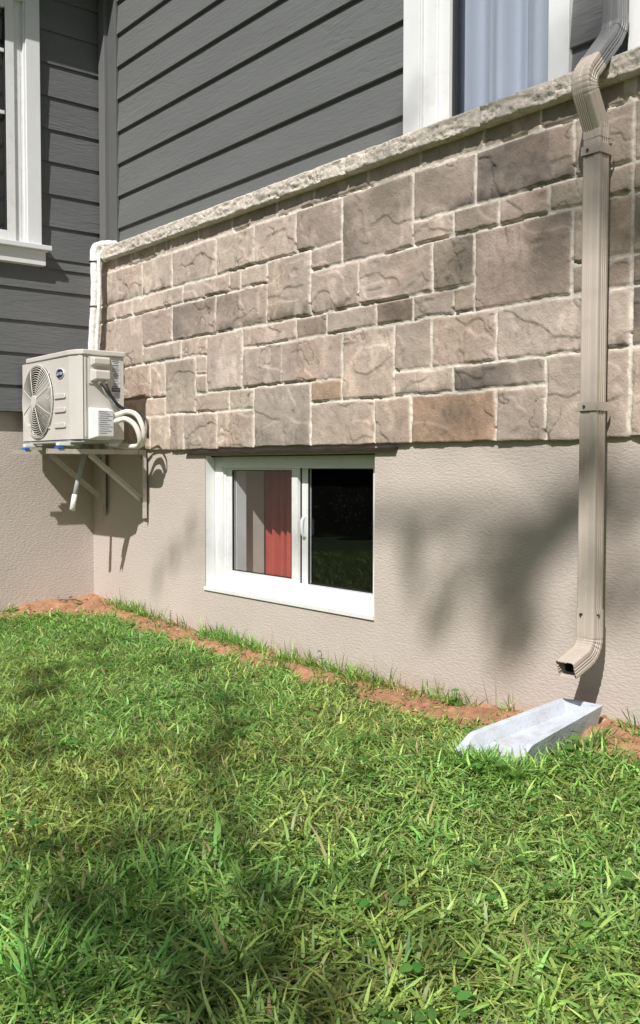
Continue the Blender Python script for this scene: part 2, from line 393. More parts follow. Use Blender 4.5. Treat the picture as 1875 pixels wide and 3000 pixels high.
# per-stone look
rc = np.random.default_rng(3)
S = np.array(stones); NS = len(S)
base = np.array([.435, .360, .302])
scol = base[None] * (1 + rc.normal(0, .05, (NS, 1))) * (1 + rc.normal(0, .010, (NS, 3)))
cloud = np.clip(rc.normal(.28, .15, NS), .06, .70) * (.55 + .45 * (S[:, 0] > 2.0)); scol = scol * (1 + .06 * (S[:, 0:1] < 2.0))
def find(x, z):
    k = np.where((S[:, 0] < x) & (S[:, 1] > x) & (S[:, 2] < z) & (S[:, 3] > z))[0]; return k[0] if len(k) else 0
for (x, z, c, cl) in ((3.075, 1.07, (.37, .255, .185), .9), (2.33, 1.21, (.40, .285, .205), .4), (3.07, 1.64, (.29, .24, .195), .9), (3.40, 1.62, (.36, .30, .265), .95),
                      (3.38, 1.92, (.375, .31, .265), .85), (2.65, 1.9, (.37, .305, .255), .75), (3.0, 1.9, (.38, .31, .26), .6), (3.19, 1.78, (.33, .27, .22), .7),
                      (3.13, 1.21, (.36, .30, .255), .85), (3.93, 1.50, (.27, .22, .18), .9), (3.9, 1.36, (.24, .20, .165), .9), (2.33, 1.78, (.34, .28, .24), .6),
                      (2.76, 1.5, (.35, .28, .23), .8), (2.23, 1.5, (.34, .28, .235), .5), (.9, 1.65, (.37, .31, .27), .5), (1.26, 1.65, (.36, .30, .26), .6),
                      (1.69, 1.65, (.38, .31, .26), .55), (1.87, 1.36, (.385, .32, .275), .5), (2.0, 1.2, (.37, .315, .275), .55), (1.09, 1.07, (.36, .30, .255), .5)):
    k = find(x, z); scol[k] = c; cloud[k] = cl
def stone_patch(xa, xb, step, top_extra=True):
    xs = np.arange(xa, xb + step / 2, step); zs = np.arange(Z_ST0, TT, step)
    zs = np.concatenate(([Z_ST0, Z_ST0], zs)); nx, nz = len(xs), len(zs)
    X, Z = np.meshgrid(xs, zs, indexing='ij')
    Xw = X + (fbm(X * 22, Z * 22, 5) - .5) * .012; Zw = Z + (fbm(X * 14 + 5, Z * 30, 9) - .5) * .014
    sid = np.zeros(X.shape, int); dist = np.full(X.shape, -1.0); dx = np.zeros_like(X); dz = np.zeros_like(X)
    for k, (x0, x1, z0, z1) in enumerate(stones):
        if x1 < xa - .05 or x0 > xb + .05: continue
        zlo = z0 if z0 > TB else z0 - .05
        i0, i1 = np.searchsorted(xs, (x0 - .02, x1 + .02)); sl = (slice(max(i0, 0), i1), slice(None))
        d = np.minimum(np.minimum(Xw[sl] - x0, x1 - Xw[sl]), np.minimum(Zw[sl] - zlo, z1 - Zw[sl]))
        m_ = d > dist[sl]
        dist[sl] = np.where(m_, d, dist[sl]); sid[sl] = np.where(m_, k, sid[sl])
        dz[sl] = np.where(m_, (Z[sl] - z0) / (z1 - z0), dz[sl]); dx[sl] = np.where(m_, (X[sl] - x0) / (x1 - x0), dx[sl])
    hm = .0076                                                     # half the joint
    edge = sstep(hm - .0012, hm + .0022, dist)
    seed_off = sid * 7.31
    u = X + seed_off; w = Z + seed_off * .7
    tilt = (((sid * 37) % 11) / 11 - .5) * .005 * (dz - .5) + (((sid * 53) % 13) / 13 - .5) * .004 * (dx - .5)
    big = (fbm(u * 5, w * 5, 21, 4) - .5) * .012
    rid = np.abs(fbm(u * 6.5 + 3, w * 6.5, 33, 3) - .5)            # creases
    crease = -.0035 * (1 - sstep(0, .010, rid)) * 1.4 * sstep(.50, .58, fbm(u * 4, w * 4, 41, 2))
    step_ = .0045 * sstep(.49, .515, fbm(u * 4.2, w * 7, 55, 3))
    sm = (fbm(u * 38, w * 38, 61, 4) - .5) * .0045
    toprow = np.isin(sid, [k for k, q in enumerate(stones) if q[2] == T0]) * 1.0
    face = .0525 - .006 * toprow + (1 - .6 * toprow) * (tilt + big + crease + step_ + sm) + .0008 * sstep(0, .02, dist) - .0008
    mort = .0478 + (fbm(X * 60, Z * 60, 71, 3) - .5) * .006
    # here and there the joint is raked deep below a stone
    deep = ((fbm(X * 4.1, Z * 11, 77, 2) > .57) & (dz < .25)) * .012
    Y = -(mort - deep) * (1 - edge) - face * edge
    Y[:, 0] = 0.0
    Zo = Z.copy(); wob = (fbm(xs * 9, xs * 0, 81, 3) - .5) * .014
    drop = ((np.array([stones[k][0] for k in sid[:, 3]]) * 13.7) % 1 - .5) * .010
    Zo[:, 0] += wob + drop; Zo[:, 1] += wob + drop; Zo[:, 2] += (wob + drop) * .5
    Yb = Y[:, 1] * 0 - .047 + (fbm(xs * 30, xs * 0 + 3, 83, 2) - .5) * .006; Y[:, 1] = np.minimum(Yb, Y[:, 2] + .002)
    V = np.stack([X, Y, Zo], -1).reshape(-1, 3)
    # colour
    cb = scol[sid]
    n1 = fbm(u * 2.8, w * 3.6, 91, 4); n2 = fbm(u * 9, w * 9, 97, 3)
    cl = cloud[sid]
    stain = sstep(.44, .70, n1) * cl
    dk = np.array([.155, .130, .115])
    c = cb * (1 + (n2[..., None] - .5) * .26)
    c = c * (1 - stain[..., None]) + dk * stain[..., None]
    warm = sstep(.54, .78, fbm(u * 2.4 + 9, w * 2.4, 101, 3))[..., None] * .35
    c = c * (1 - warm) + c * np.array([1.12, .98, .86]) * warm
    # sooty lower lip on some stones
    lip = (1 - sstep(.0, .35, dz)) * ((sid * 29) % 7 < 2) * sstep(.4, .65, fbm(u * 16, w * 10, 103, 3))
    c = c * (1 - .6 * lip[..., None])
    cr_ = (1 - sstep(0, .012, rid)) * sstep(.50, .58, fbm(u * 4, w * 4, 41, 2)); c = c * (1 - .45 * cr_[..., None])
    pits = sstep(.66, .76, fbm(u * 60, w * 34, 109, 2)) * sstep(.45, .6, fbm(u * 5, w * 5, 111, 2)); c = c * (1 - .18 * pits[..., None])
    pale = sstep(.60, .72, fbm(u * 14, w * 9, 107, 3))[..., None] * .25
    c = c * (1 + pale)
    mc = np.array([.655, .60, .52]) * (1 + (fbm(X * 25, Z * 25, 113, 3)[..., None] - .5) * .34)
    e2 = sstep(hm - .003, hm + .0005, dist)[..., None]
    c = mc * (1 - e2) + c * e2
    return V, grid_faces(nx, nz), c.reshape(-1, 3)
K_ = 1.01301
def setback(V): return np.stack([CAM[0] + (V[:, 0] - CAM[0]) * K_, V[:, 1] + .035, CAM[2] + (V[:, 2] - CAM[2]) * K_], -1)
V1, F1, C1 = stone_patch(.115, 4.05, .0048)
V2, F2, C2 = stone_patch(4.05, XR, .012)
V1 = setback(V1); V2 = setback(V2)
np_mesh('stone_veneer', np.vstack([V1, V2]), np.vstack([F1[:, ::-1], F2[:, ::-1] + len(V1)]), M['stone'], house, np.vstack([C1, C2]))

# ---- stone sill course, chiselled front
def sill_mesh():
    xs = np.arange(.268, XR, .005); 
    prof = [(.07, 2.085), (-.03, 2.085), (-.088, 2.085)] + [(-.094, z) for z in np.linspace(2.088, 2.152, 12)] + [(-.083, 2.156), (.0, 2.16), (.07, 2.162)]
    P = np.array(prof); n = len(P)
    X = np.repeat(xs[:, None], n, 1); Y = np.repeat(P[None, :, 0], len(xs), 0).copy(); Z = np.repeat(P[None, :, 1], len(xs), 0).copy()
    seg = np.searchsorted([1.06, 1.785, 2.498, 3.229, 3.95, 4.67, 5.4, 6.1], xs)[:, None] * 13.3
    fr = (Y < -.085)
    r = (fbm(X * 34 + seg, Z * 60, 5, 4) - .5) * .012 + np.maximum(0, fbm(X * 9 + seg, Z * 30, 8, 3) - .55) * .03
    pit = np.abs(fbm(X * 13 + seg, Z * 42 + 5, 15, 3) - .5); r = r + .008 * (1 - sstep(0, .03, pit))
    Y = Y + fr * r
    ed = (np.arange(n)[None] == 2) | (np.arange(n)[None] == n - 3)
    Y = Y + ed * (fbm(X * 18 + seg, X * 0 + 1.3, 19, 3) - .5) * .008
    Z = Z + ed * (fbm(X * 22 + seg, X * 0 + 7.3, 23, 3) - .5) * .006
    for jx in (1.06, 1.785, 2.498, 3.229, 3.95, 4.67, 5.4, 6.1):
        g = np.exp(-((X - jx) / .0055) ** 2); Y = Y + (Y < -.02) * g * .016; Z = Z + ((Y < -.02) & (Z < 2.1)) * g * .003
    Y[0, :] = Y[0, :] * .3 + .02
    V = np.stack([X, Y, Z], -1).reshape(-1, 3)
    li = grid_faces(len(xs), n); V = setback(V)
    o = np_mesh('stone_sill', V, li, M['sill'], house)
    return o
sill_mesh()
b = MB(); b.box(.1985, -.045, 2.104, .24, .085, 2.172)
b.build('sill_end', M['sill'], house)

# ---- lap siding
ZL = [2.302 + .1882 * k for k in range(-6, 20)]
def boards(name, axis, fixed, sgn, spans, zmin, mtl, label, lip=.013):
    """axis 0: boards run along x on the plane y=fixed; axis 1: along y on x=fixed; sgn = outward sign"""
    b = MB(); rb = random.Random(3)
    for (a, c, zlo, zhi) in spans:
        levels = [zlo] + [z for z in ZL if zlo + .01 < z < zhi] + [zhi]
        for z0, z1 in zip(levels[:-1], levels[1:]):
            off0 = fixed + sgn * lip; off1 = fixed + sgn * .002
            top = z1 + .004
            q = [(a, off0, z0), (c, off0, z0), (c, off1, top), (a, off1, top), (a, fixed - sgn * .01, z0), (c, fixed - sgn * .01, z0),
                 (c, fixed - sgn * .01, top), (a, fixed - sgn * .01, top)]
            if axis == 1: q = [(p[1], p[0], p[2]) for p in q]
            b.add(q, [(0, 1, 2, 3), (4, 5, 1, 0), (4, 0, 3, 7), (1, 5, 6, 2)])
    o = b.build(name, mtl, house); o['label'] = label; return o
boards('lap_siding', 0, .07, -1, [(.252, 2.704, 2.114, 5.3), (3.512, 3.742, 2.114, 5.3), (4.75, XR, 2.114, 5.3)], 2.1, M['siding_x'],
       'sunlit grey wood grain boards above the stone sill', lip=.020)
boards('lap_siding', 1, .042, 1, [(YL - .013, .075, 1.209, 2.055), (-.348, .075, 2.055, 3.745), (YL - .013, -1.305, 2.055, 3.745)], 1.2, M['siding_y'],
       'darker grey boards of the left wing beside the white window')
b = MB(); b.box(0.0, YL, 1.205, .04, .07, 3.745); b.build('siding_backing', M['post'], house)
b = MB(); b.box(.072, .022, 2.05, .148, .1, 5.3); b.build('corner_post', M['post'], house, .002)
b = MB(); b.box(.1485, .046, 2.10, .247, .1, 5.3); b.build('trim_board', M['trim_shade'], house, .002)
# wall behind siding with openings of the upper windows
b = MB()
b.box(.0, .072, 1.0, 2.802, .16, 5.3); b.box(3.45, .072, 1.0, 3.80, .16, 5.3); b.box(4.7, .072, 1.0, XR, .16, 5.3); b.box(2.802, .072, 1.0, 4.7, .16, 2.14)
b.box(2.802, .072, 3.6, 4.7, .16, 5.3)
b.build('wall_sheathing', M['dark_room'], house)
# eaves
b = MB(); b.box(-1.2, YL - .3, 3.75, .287, .07, 3.88); b.build('eave', M['soffit'], house)
b = MB(); b.box(-.3, -.24, 5.3, XR + .3, .5, 5.45); b.build('eave', M['soffit'], house)
b = MB(); b.prism([(-.4, 5.45), (-.4, 5.5), (4, 8.5), (4, 5.45)], -.6, XR + .5, axis=0)
b.build('roof', M['roof'], house)
b = MB(); b.prism([(.33, 3.88), (.33, 3.93), (-4, 6.2), (-4, 3.88)], YL - .5, .069, axis=1)
b.build('roof', M['roof'], house)
boards('lap_siding', 0, YL, -1, [(-4, .04, 1.209, 3.745)], 1.2, M['siding_x'], 'grey boards on the end wall of the left wing', lip=.012)
b = MB(); quad(b, [(-4, YL, ZB), (0, YL, ZB), (0, YL, 1.25), (-4, YL, 1.25)]); b.build('stucco_wall', M['stucco'], house)['label'] = 'beige stucco on the end wall of the left wing'
b = MB(); b.box(-4, YL + .02, ZB, -.01, -.01, 3.74); b.build('left_wing_core', M['dark_room'], house)

# ---- flashing over the basement window
b = MB(); b.box(1.115, -.020, .960, 2.735, .0, .9675); b.box(1.115, -.023, .957, 2.735, -.020, .9675)
fl = b.build('flashing', M['flash'], house)
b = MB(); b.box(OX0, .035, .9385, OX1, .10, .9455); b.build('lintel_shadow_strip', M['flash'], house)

# ================================================================== basement window
win = MB()
def ring(b, x0, x1, z0, z1, y0, y1, wl_, wr, wb, wt):
    b.box(x0, y0, z0, x0 + wl_, y1, z1); b.box(x1 - wr, y0, z0, x1, y1, z1)
    b.box(x0 + wl_, y0, z0, x1 - wr, y1, z0 + wb); b.box(x0 + wl_, y0, z1 - wt, x1 - wr, y1, z1)
ring(win, 1.291, 2.594, .266, .942, .058, .112, .074, .074, .066, .056)
wo = win.build('window', M['white'], house, .0025); wo['label'] = 'white sliding basement window set in the stucco'
b = MB(); ring(b, 1.364, 2.522, .330, .888, .070, .110, .012, .012, .012, .004); b.build('track', M['white'], wo, .001)
b = MB()
b.add([(1.283, -.008, .252), (1.291, -.008, .252), (2.596, -.008, .252), (2.596, -.008, .268), (1.283, -.008, .268), (1.291, .056, .277), (2.594, .056, .277), (1.291, .056, .252), (2.594, .056, .252)],
      [(0, 2, 3, 4), (4, 3, 6, 5), (2, 8, 6, 3), (0, 4, 5, 7)])
b.build('window_sill', M['white'], wo)
b = MB(); b.box(1.2905, .002, .268, 1.2925, .057, .944); b.build('jamb_liner', M['white'], wo)
# left sash (outer)
b = MB(); ring(b, 1.368, 1.968, .335, .884, .078, .098, .056, .044, .026, .012); ls = b.build('sash', M['white'], wo, .002)
b = MB(); b.box(1.420, .086, .357, 1.926, .090, .876); b.build('glass', M['glass'], ls)
b = MB(); ring(b, 1.4235, 1.9245, .3605, .8725, .0772, .0858, .004, .004, .004, .004); b.build('gasket', M['gasket'], ls)
b = MB(); ring(b, 1.408, 1.43, .345, .884, .1, .16, .006, .006, .001, .001); b.build('inner_track', M['white'], ls)
# right sash (inner)
b = MB(); ring(b, 1.955, 2.56, .330, .890, .102, .122, .066, .04, .014, .010); rs = b.build('sash', M['white'], wo, .002)
b = MB(); b.box(2.018, .110, .340, 2.525, .114, .884); b.build('glass', M['glass'], rs)
b = MB(); b.box(1.969, .0985, .335, 1.974, .1015, .884); b.build('gasket', M['gasket'], rs)
b = MB(); ring(b, 2.0205, 2.5205, .343, .8805, .1012, .1098, .003, .003, .003, .003); b.build('gasket', M['gasket'], rs)
b = MB(); b.tube([(2.0, .092, .655), (1.998, .084, .64), (1.998, .082, .61), (1.998, .084, .58), (2.0, .092, .565)], [.007, .009, .008, .009, .007], 10)
b.box(1.990, .094, .560, 2.008, .1015, .662); b.build('latch', M['white'], rs, .001)
# interior reveal and room
b = MB(); b.box(1.20, .125, .20, 1.392, .30, 1.02); b.box(2.56, .125, .20, 2.8, .30, 1.02); b.box(1.392, .125, .15, 2.56, .30, .300); b.box(1.392, .125, .905, 2.56, .30, 1.02)
b.build('interior_reveal', M['interior'], house)
b = MB()
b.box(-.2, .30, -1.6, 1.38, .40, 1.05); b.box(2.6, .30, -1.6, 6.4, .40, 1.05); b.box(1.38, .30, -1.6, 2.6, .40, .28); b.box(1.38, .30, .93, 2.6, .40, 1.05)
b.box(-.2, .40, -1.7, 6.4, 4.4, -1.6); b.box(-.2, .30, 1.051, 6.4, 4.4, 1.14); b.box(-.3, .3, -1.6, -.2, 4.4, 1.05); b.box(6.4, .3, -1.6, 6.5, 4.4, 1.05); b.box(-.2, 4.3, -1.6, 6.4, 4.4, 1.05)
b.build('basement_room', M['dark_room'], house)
# red curtain
xs = np.linspace(1.36, 1.655, 90); zs = np.linspace(-.1, .90, 12)
X, Z = np.meshgrid(xs, zs, indexing='ij')
ph = (xs - 1.36) / .30
fold = .034 * (1 - 1.6 * np.abs(np.sin(ph * math.pi * 4.6 + .5)) ** .7) + .007 * np.sin(ph * 2 * math.pi * 8 + 2)
Y = .340 + fold[:, None] * (1.15 - .4 * (Z - .3))
cu = np_mesh('curtain', np.stack([X + .02 * (Z - .9) * np.sin(ph * 9)[:, None] * .3, Y, Z], -1).reshape(-1, 3), grid_faces(90, 12), M['curtain'], smooth=True)
sol = cu.modifiers.new('thick', 'SOLIDIFY'); sol.thickness = .0025
tag(cu, 'red curtain in soft folds hanging behind the left pane of the basement window', 'curtain')

# ================================================================== upper right window
yc = .045
b = MB(); b.box(2.704, yc, 2.14, 2.795, .09, 3.7); b.box(3.425, yc, 2.14, 3.512, .09, 3.7); b.box(2.704, yc, 3.6, 3.512, .09, 3.7)
b.box(2.796, yc + .006, 2.14, 2.800, .09, 3.6)
uw = b.build('window', M['trimw'], house, .002); uw['label'] = 'tall white window above the stone sill, left of the downspout'
b = MB(); ring(b, 2.801, 3.424, 2.14, 3.6, .062, .105, .075, .012, .022, .06)
b.build('window_frame', M['white'], uw, .003)
b = MB(); ring(b, 2.876, 3.412, 2.16, 3.54, .074, .104, .053, .010, .010, .04); b.build('sash', M['white'], uw, .002)
b = MB(); ring(b, 2.929, 3.402, 2.168, 3.5, .092, .106, .014, .003, .003, .01); b.build('gasket', M['gasket'], uw)
b = MB(); b.box(2.930, .110, 2.150, 3.41, .114, 3.5); b.build('glass', M['glass'], uw)
# right-hand neighbour window
b = MB(); b.box(3.742, yc, 2.14, 3.832, .09, 3.7); b.box(4.66, yc, 2.14, 4.75, .09, 3.7); b.box(3.742, yc, 3.6, 4.75, .09, 3.7)
u2 = b.build('window', M['trimw'], house, .002); u2['label'] = 'white window casing at the right edge, right of the downspout'
b = MB(); ring(b, 3.833, 4.659, 2.14, 3.6, .062, .105, .09, .09, .03, .06); b.build('window_frame', M['white'], u2, .003)
b = MB(); b.box(3.92, .10, 2.16, 4.57, .104, 3.55); b.build('glass', M['glass'], u2)
# sheer curtain behind the upper window and a dark room
def sheer(x0, x1, label):
    n = 160; xs = np.linspace(x0, x1, n); zs = np.linspace(2.0, 3.62, 6); X, Z = np.meshgrid(xs, zs, indexing='ij')
    t = (xs - x0) * 1.0
    f = .030 * np.tanh(3 * np.sin(t * 2 * math.pi / .19 + 1.0)) + .006 * np.sin(t * 70)
    Y = .235 + np.repeat(f[:, None], 6, 1)
    o = np_mesh('curtain', np.stack([X, Y, Z], -1).reshape(-1, 3), grid_faces(n, 6), M['sheer'], smooth=True)
    s_ = o.modifiers.new('thick', 'SOLIDIFY'); s_.thickness = .002
    tag(o, label, 'curtain'); return o
sheer(2.55, 3.62, 'pale curtain in vertical pleats behind the upper window beside the downspout')
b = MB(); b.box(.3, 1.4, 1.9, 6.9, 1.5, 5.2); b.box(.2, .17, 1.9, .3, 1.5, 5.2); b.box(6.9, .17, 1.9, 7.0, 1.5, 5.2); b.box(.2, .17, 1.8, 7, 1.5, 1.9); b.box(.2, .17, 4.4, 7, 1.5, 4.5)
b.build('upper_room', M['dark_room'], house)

# ================================================================== upper left window (left wing)
b = MB(); xo = .090
b.box(.043, -.437, 2.172, xo, -.353, 3.64); b.box(.043, -1.30, 2.172, xo, -1.21, 3.64); b.box(.043, -1.21, 3.54, xo, -.437, 3.64)
lw = b.build('window', M['trimw'], house, .002); lw['label'] = 'white trimmed window of the left wing cut by the photo edge'
b = MB(); b.box(.043, -1.34, 2.143, .125, -.305, 2.171); b.build('window_sill', M['trimw'], lw, .003)
b = MB(); b.box(.043, -1.32, 2.058, .095, -.332, 2.142); b.build('apron', M['trimw'], lw, .002)
b = MB(); b.box(.043, -.448, 2.172, .078, -.4375, 3.54); b.box(.043, -.4585, 2.172, .058, -.4485, 3.54); b.build('jamb', M['white'], lw, .001)
b = MB()
for (y0, y1, z0, z1) in ((-.552, -.500, 2.172, 3.54), (-1.208, -1.15, 2.172, 3.54), (-1.15, -.552, 2.172, 2.235), (-1.15, -.552, 3.48, 3.54)): b.box(.0435, y0, z0, .074, y1, z1)
b.box(.0435, -.500, 2.172, .060, -.4590, 3.54)
b.build('window_frame', M['white'], lw, .003)
for z in (3.243, 2.897):
    b = MB(); b.box(.050, -1.15, z - .010, .066, -.556, z + .010); b.build('muntin', M['white'], lw, .001)
b = MB(); b.box(.051, -1.15, 2.236, .054, -.5535, 3.48); b.build('glass', M['glass'], lw)
b = MB(); b.box(.041, -1.16, 2.2, .0485, -.554, 3.50); b.build('window_backing', M['dark_room'], lw)
b = MB(); b.box(.048, -.5545, 2.236, .0735, -.5525, 3.48); b.build('gasket', M['gasket'], lw)

# ================================================================== AIR CONDITIONER
ac = thing('air_conditioner', 'cream outdoor air conditioner unit with a round fan grille on the wall bracket', 'air conditioner')
X0, X1, YF, YB_, Z0, Z1 = .082, .800, -.476, -.205, 1.034, 1.474
XC = .704
cx, cz, rad = .306, 1.252, .204
b = MB()
# front plate with the round opening
N = 72; vs = []; 
for k in range(N):
    a = 2 * math.pi * k / N; ca, sa = math.cos(a), math.sin(a)
    tx = ((XC - cx) / ca) if ca > 1e-6 else ((X0 - cx) / ca if ca < -1e-6 else 1e9)
    tz = ((Z1 - cz) / sa) if sa > 1e-6 else ((Z0 - cz) / sa if sa < -1e-6 else 1e9)
    t = min(tx, tz); vs.append((cx + t * ca, YF, cz + t * sa))
# make the four corners exact
for (qx, qz) in ((X0, Z0), (XC, Z0), (XC, Z1), (X0, Z1)):
    j = min(range(N), key=lambda i: abs(math.atan2(vs[i][2] - cz, vs[i][0] - cx) - math.atan2(qz - cz, qx - cx))); vs[j] = (qx, YF, qz)
inner = [(cx + rad * math.cos(2 * math.pi * k / N), YF, cz + rad * math.sin(2 * math.pi * k / N)) for k in range(N)]
lip_ = [(cx + (rad - .010) * math.cos(2 * math.pi * k / N), YF + .012, cz + (rad - .010) * math.sin(2 * math.pi * k / N)) for k in range(N)]
b.add(vs + inner + lip_, [(k, N + k, N + (k + 1) % N, (k + 1) % N) for k in range(N)] + [(N + k, 2 * N + k, 2 * N + (k + 1) % N, N + (k + 1) % N) for k in range(N)])
# chamfered right corner, side, back, left, top, bottom
fp = [(XC, YF), (.760, -.462), (.788, -.452), (X1, -.438), (X1, YB_), (X0, YB_), (X0, YF)]
for p, q in zip(fp[:-1], fp[1:]): quad(b, [(*p, Z0), (*q, Z0), (*q, Z1), (*p, Z1)])
quad(b, [(*p, Z1) for p in fp]); quad(b, [(*p, Z0) for p in fp[::-1]])
b.build('casing', M['ac'], ac)
b = MB(); b.prism([(.145, -.482), (.70, -.484), (.77, -.468), (.81, -.445), (.812, -.198), (.145, -.198)], Z1 + .001, Z1 + .030)
b.build('lid', M['ac'], ac, .007, 3)
b = MB(); b.prism([(.085, -.470), (.70, -.470), (.79, -.440), (.79, -.21), (.085, -.21)], Z0 - .016, Z0 - .001); b.build('base_pan', M['plasticgrey'], ac)
# front ribs, and a side seam
for z in (1.267, 1.193, 1.110):
    b = MB(); b.prism([(.528, z - .014), (.662, z - .014), (.668, z - .008), (.664, z + .010), (.655, z + .014), (.534, z + .014), (.526, z + .008)], YF - .008, YF - .0005, axis=1)
    b.build('raised_rib', M['ac'], ac, .004, 2)
b = MB(); b.box(X1 + .0005, -.433, 1.045, X1 + .005, -.424, 1.462); b.build('side_bead', M['ac'], ac, .002)
b = MB(); b.box(X1 - .003, -.4405, 1.036, X1 + .0015, -.4385, 1.472); b.build('seam', M['ink'], ac)
# fan cavity
b = MB(); n = 48
ringp = lambda r, y: [(cx + r * math.cos(2 * math.pi * k / n), y, cz + r * math.sin(2 * math.pi * k / n)) for k in range(n)]
b.add(ringp(rad - .004, YF + .010) + ringp(rad - .012, YF + .15), [(k, (k + 1) % n, n + (k + 1) % n, n + k) for k in range(n)])
b.add(ringp(rad - .012, YF + .15), [tuple(range(n))]); b.build('fan_cavity', M['acdark'], ac)
# fan blades
fan = MB()
for kb in range(3):
    a0 = kb * 2 * math.pi / 3 + .5; vs = []; nr, na = 6, 10
    for i in range(nr):
        r = .045 + (.180 - .045) * i / (nr - 1)
        for j in range(na):
            a = a0 + (j / (na - 1)) * (1.25 + .25 * i / (nr - 1)) + .25 * i / (nr - 1)
            vs.append((cx + r * math.cos(a), YF + .045 + .06 * j / (na - 1), cz + r * math.sin(a)))
    fan.add(vs, [(i * na + j, i * na + j + 1, (i + 1) * na + j + 1, (i + 1) * na + j) for i in range(nr - 1) for j in range(na - 1)], True)
fo = fan.build('fan', M['blade'], ac)
b = MB(); b.tube([(cx, YF + .03, cz), (cx, YF + .11, cz)], .045, 24); b.build('fan_hub', M['blade'], fo)
# grille: rings, spokes, centre disc
gr = MB()
def circ(b, r, y, th, nseg=64, sq=1.0):
    pts = [(cx + r * math.cos(2 * math.pi * k / nseg), y, cz + r * math.sin(2 * math.pi * k / nseg)) for k in range(nseg)]
    vs = []; fs = []
    for p in pts:
        d = Vector((p[0] - cx, 0, p[2] - cz)).normalized()
        for q in range(4):
            a = q * math.pi / 2; vs.append((p[0] + d.x * th * math.cos(a), p[1] + th * math.sin(a) * sq, p[2] + d.z * th * math.cos(a)))
    for k in range(nseg):
        for q in range(4): fs.append((k * 4 + q, k * 4 + (q + 1) % 4, ((k + 1) % nseg) * 4 + (q + 1) % 4, ((k + 1) % nseg) * 4 + q))
    b.add(vs, fs, True)
def dome(r): return YF - .026 + .014 * (r / rad) ** 2
for k in range(13): circ(gr, .044 + k * .0125, dome(.044 + k * .0125), .0024)
circ(gr, rad - .002, YF - .008, .0048)
for k in range(8):
    a = k * math.pi / 4 + math.radians(22); pts = []
    for r in np.linspace(.03, rad + .004, 6): pts.append((cx + r * math.cos(a), dome(r) - .002 if r < rad - .01 else YF - .006, cz + r * math.sin(a)))
    gr.tube(pts, .0023, 6)
go = gr.build('fan_grille', M['grille'], ac)
b = MB(); b.tube([(cx, YF - .031, cz), (cx, YF - .022, cz)], .036, 32); b.build('grille_cap', M['grille'], go, .002)
for k in range(4):
    b = MB(); a = k * math.pi / 2 + .78; b.tube([(cx + (rad + .008) * math.cos(a), YF - .006, cz + (rad + .008) * math.sin(a)), (cx + (rad + .008) * math.cos(a), YF + .001, cz + (rad + .008) * math.sin(a))], .006, 10)
    b.build('grille_screw', M['grille'], go)
# badge
bx, bz = .602, 1.388
def oval(b, rx, rz, y0, y1, nn=36): b.prism([(bx + rx * math.cos(2 * math.pi * k / nn), bz + rz * math.sin(2 * math.pi * k / nn)) for k in range(nn)], y0, y1, axis=1)
b = MB(); oval(b, .049, .027, YF - .006, YF - .0003); bo = b.build('badge', M['silver'], ac, .001)
b = MB(); oval(b, .0455, .0235, YF - .0075, YF - .0058); b.build('badge_field', M['badge'], bo)
def text_mesh(body, size, loc, rot, mtl, parent, name, ext=.0006):
    cu_ = bpy.data.curves.new(name, 'FONT'); cu_.body = body; cu_.size = size; cu_.align_x = 'CENTER'; cu_.align_y = 'CENTER'; cu_.extrude = ext; cu_.shear = .25
    t = bpy.data.objects.new(name, cu_); COL.objects.link(t); bpy.context.view_layer.update()
    me = bpy.data.meshes.new_from_object(t.evaluated_get(bpy.context.evaluated_depsgraph_get())); bpy.data.objects.remove(t)
    o = bpy.data.objects.new(name, me); COL.objects.link(o); o.location = loc; o.rotation_euler = rot; me.materials.clear(); me.materials.append(mtl); o.parent = parent
    return o
text_mesh('Carrier', .0285, (bx, YF - .0085, bz), (math.pi / 2, 0, 0), M['silver'], bo, 'badge_lettering')
# side face: recessed handle, terminal cover, valve cover, labels
xs_ = X1
def bump_box(b, y0, y1, z0, z1, d, taper=.012):
    v = [(xs_ + .0005, y0, z0), (xs_ + .0005, y1, z0), (xs_ + .0005, y1, z1), (xs_ + .0005, y0, z1),
         (xs_ + d, y0 + taper, z0 + taper), (xs_ + d, y1 - taper, z0 + taper), (xs_ + d, y1 - taper, z1 - taper), (xs_ + d, y0 + taper, z1 - taper)]
    b.add(v, [(0, 1, 5, 4), (1, 2, 6, 5), (2, 3, 7, 6), (3, 0, 4, 7), (4, 5, 6, 7)])
b = MB(); bump_box(b, -.402, -.292, 1.418, 1.468, .036, .010); b.build('handle_cover', M['ac'], ac, .004, 3)
b = MB(); bump_box(b, -.404, -.292, 1.335, 1.405, .046, .014); b.build('terminal_cover', M['ac'], ac, .004, 3)
b = MB(); b.box(xs_ + .0005, -.41, 1.325, xs_ + .006, -.285, 1.47); b.build('terminal_plate', M['ac'], ac, .002)
b = MB(); bump_box(b, -.412, -.290, 1.030, 1.200, .075, .014); vc = b.build('valve_cover', M['white'], ac, .007, 3)
b = MB(); b.box(xs_ + .0753, -.392, 1.05, xs_ + .0757, -.306, 1.182); b.build('caution_label', M['label'], vc)
b = MB(); 
for k in range(11):
    z = 1.176 - k * .0112; b.box(xs_ + .0758, -.388 + (.004 if k % 3 else 0), z - .0022, xs_ + .0761, -.388 + .078 * (.6 + .4 * ((k * 7) % 5) / 4), z + .0012)
b.build('label_lines', M['ink'], vc)
b = MB(); b.box(xs_ + .0005, -.280, 1.215, xs_ + .0010, -.2235, 1.466); b.build('rating_label', M['label'], ac)
b = MB()
rl = random.Random(2); z = 1.458
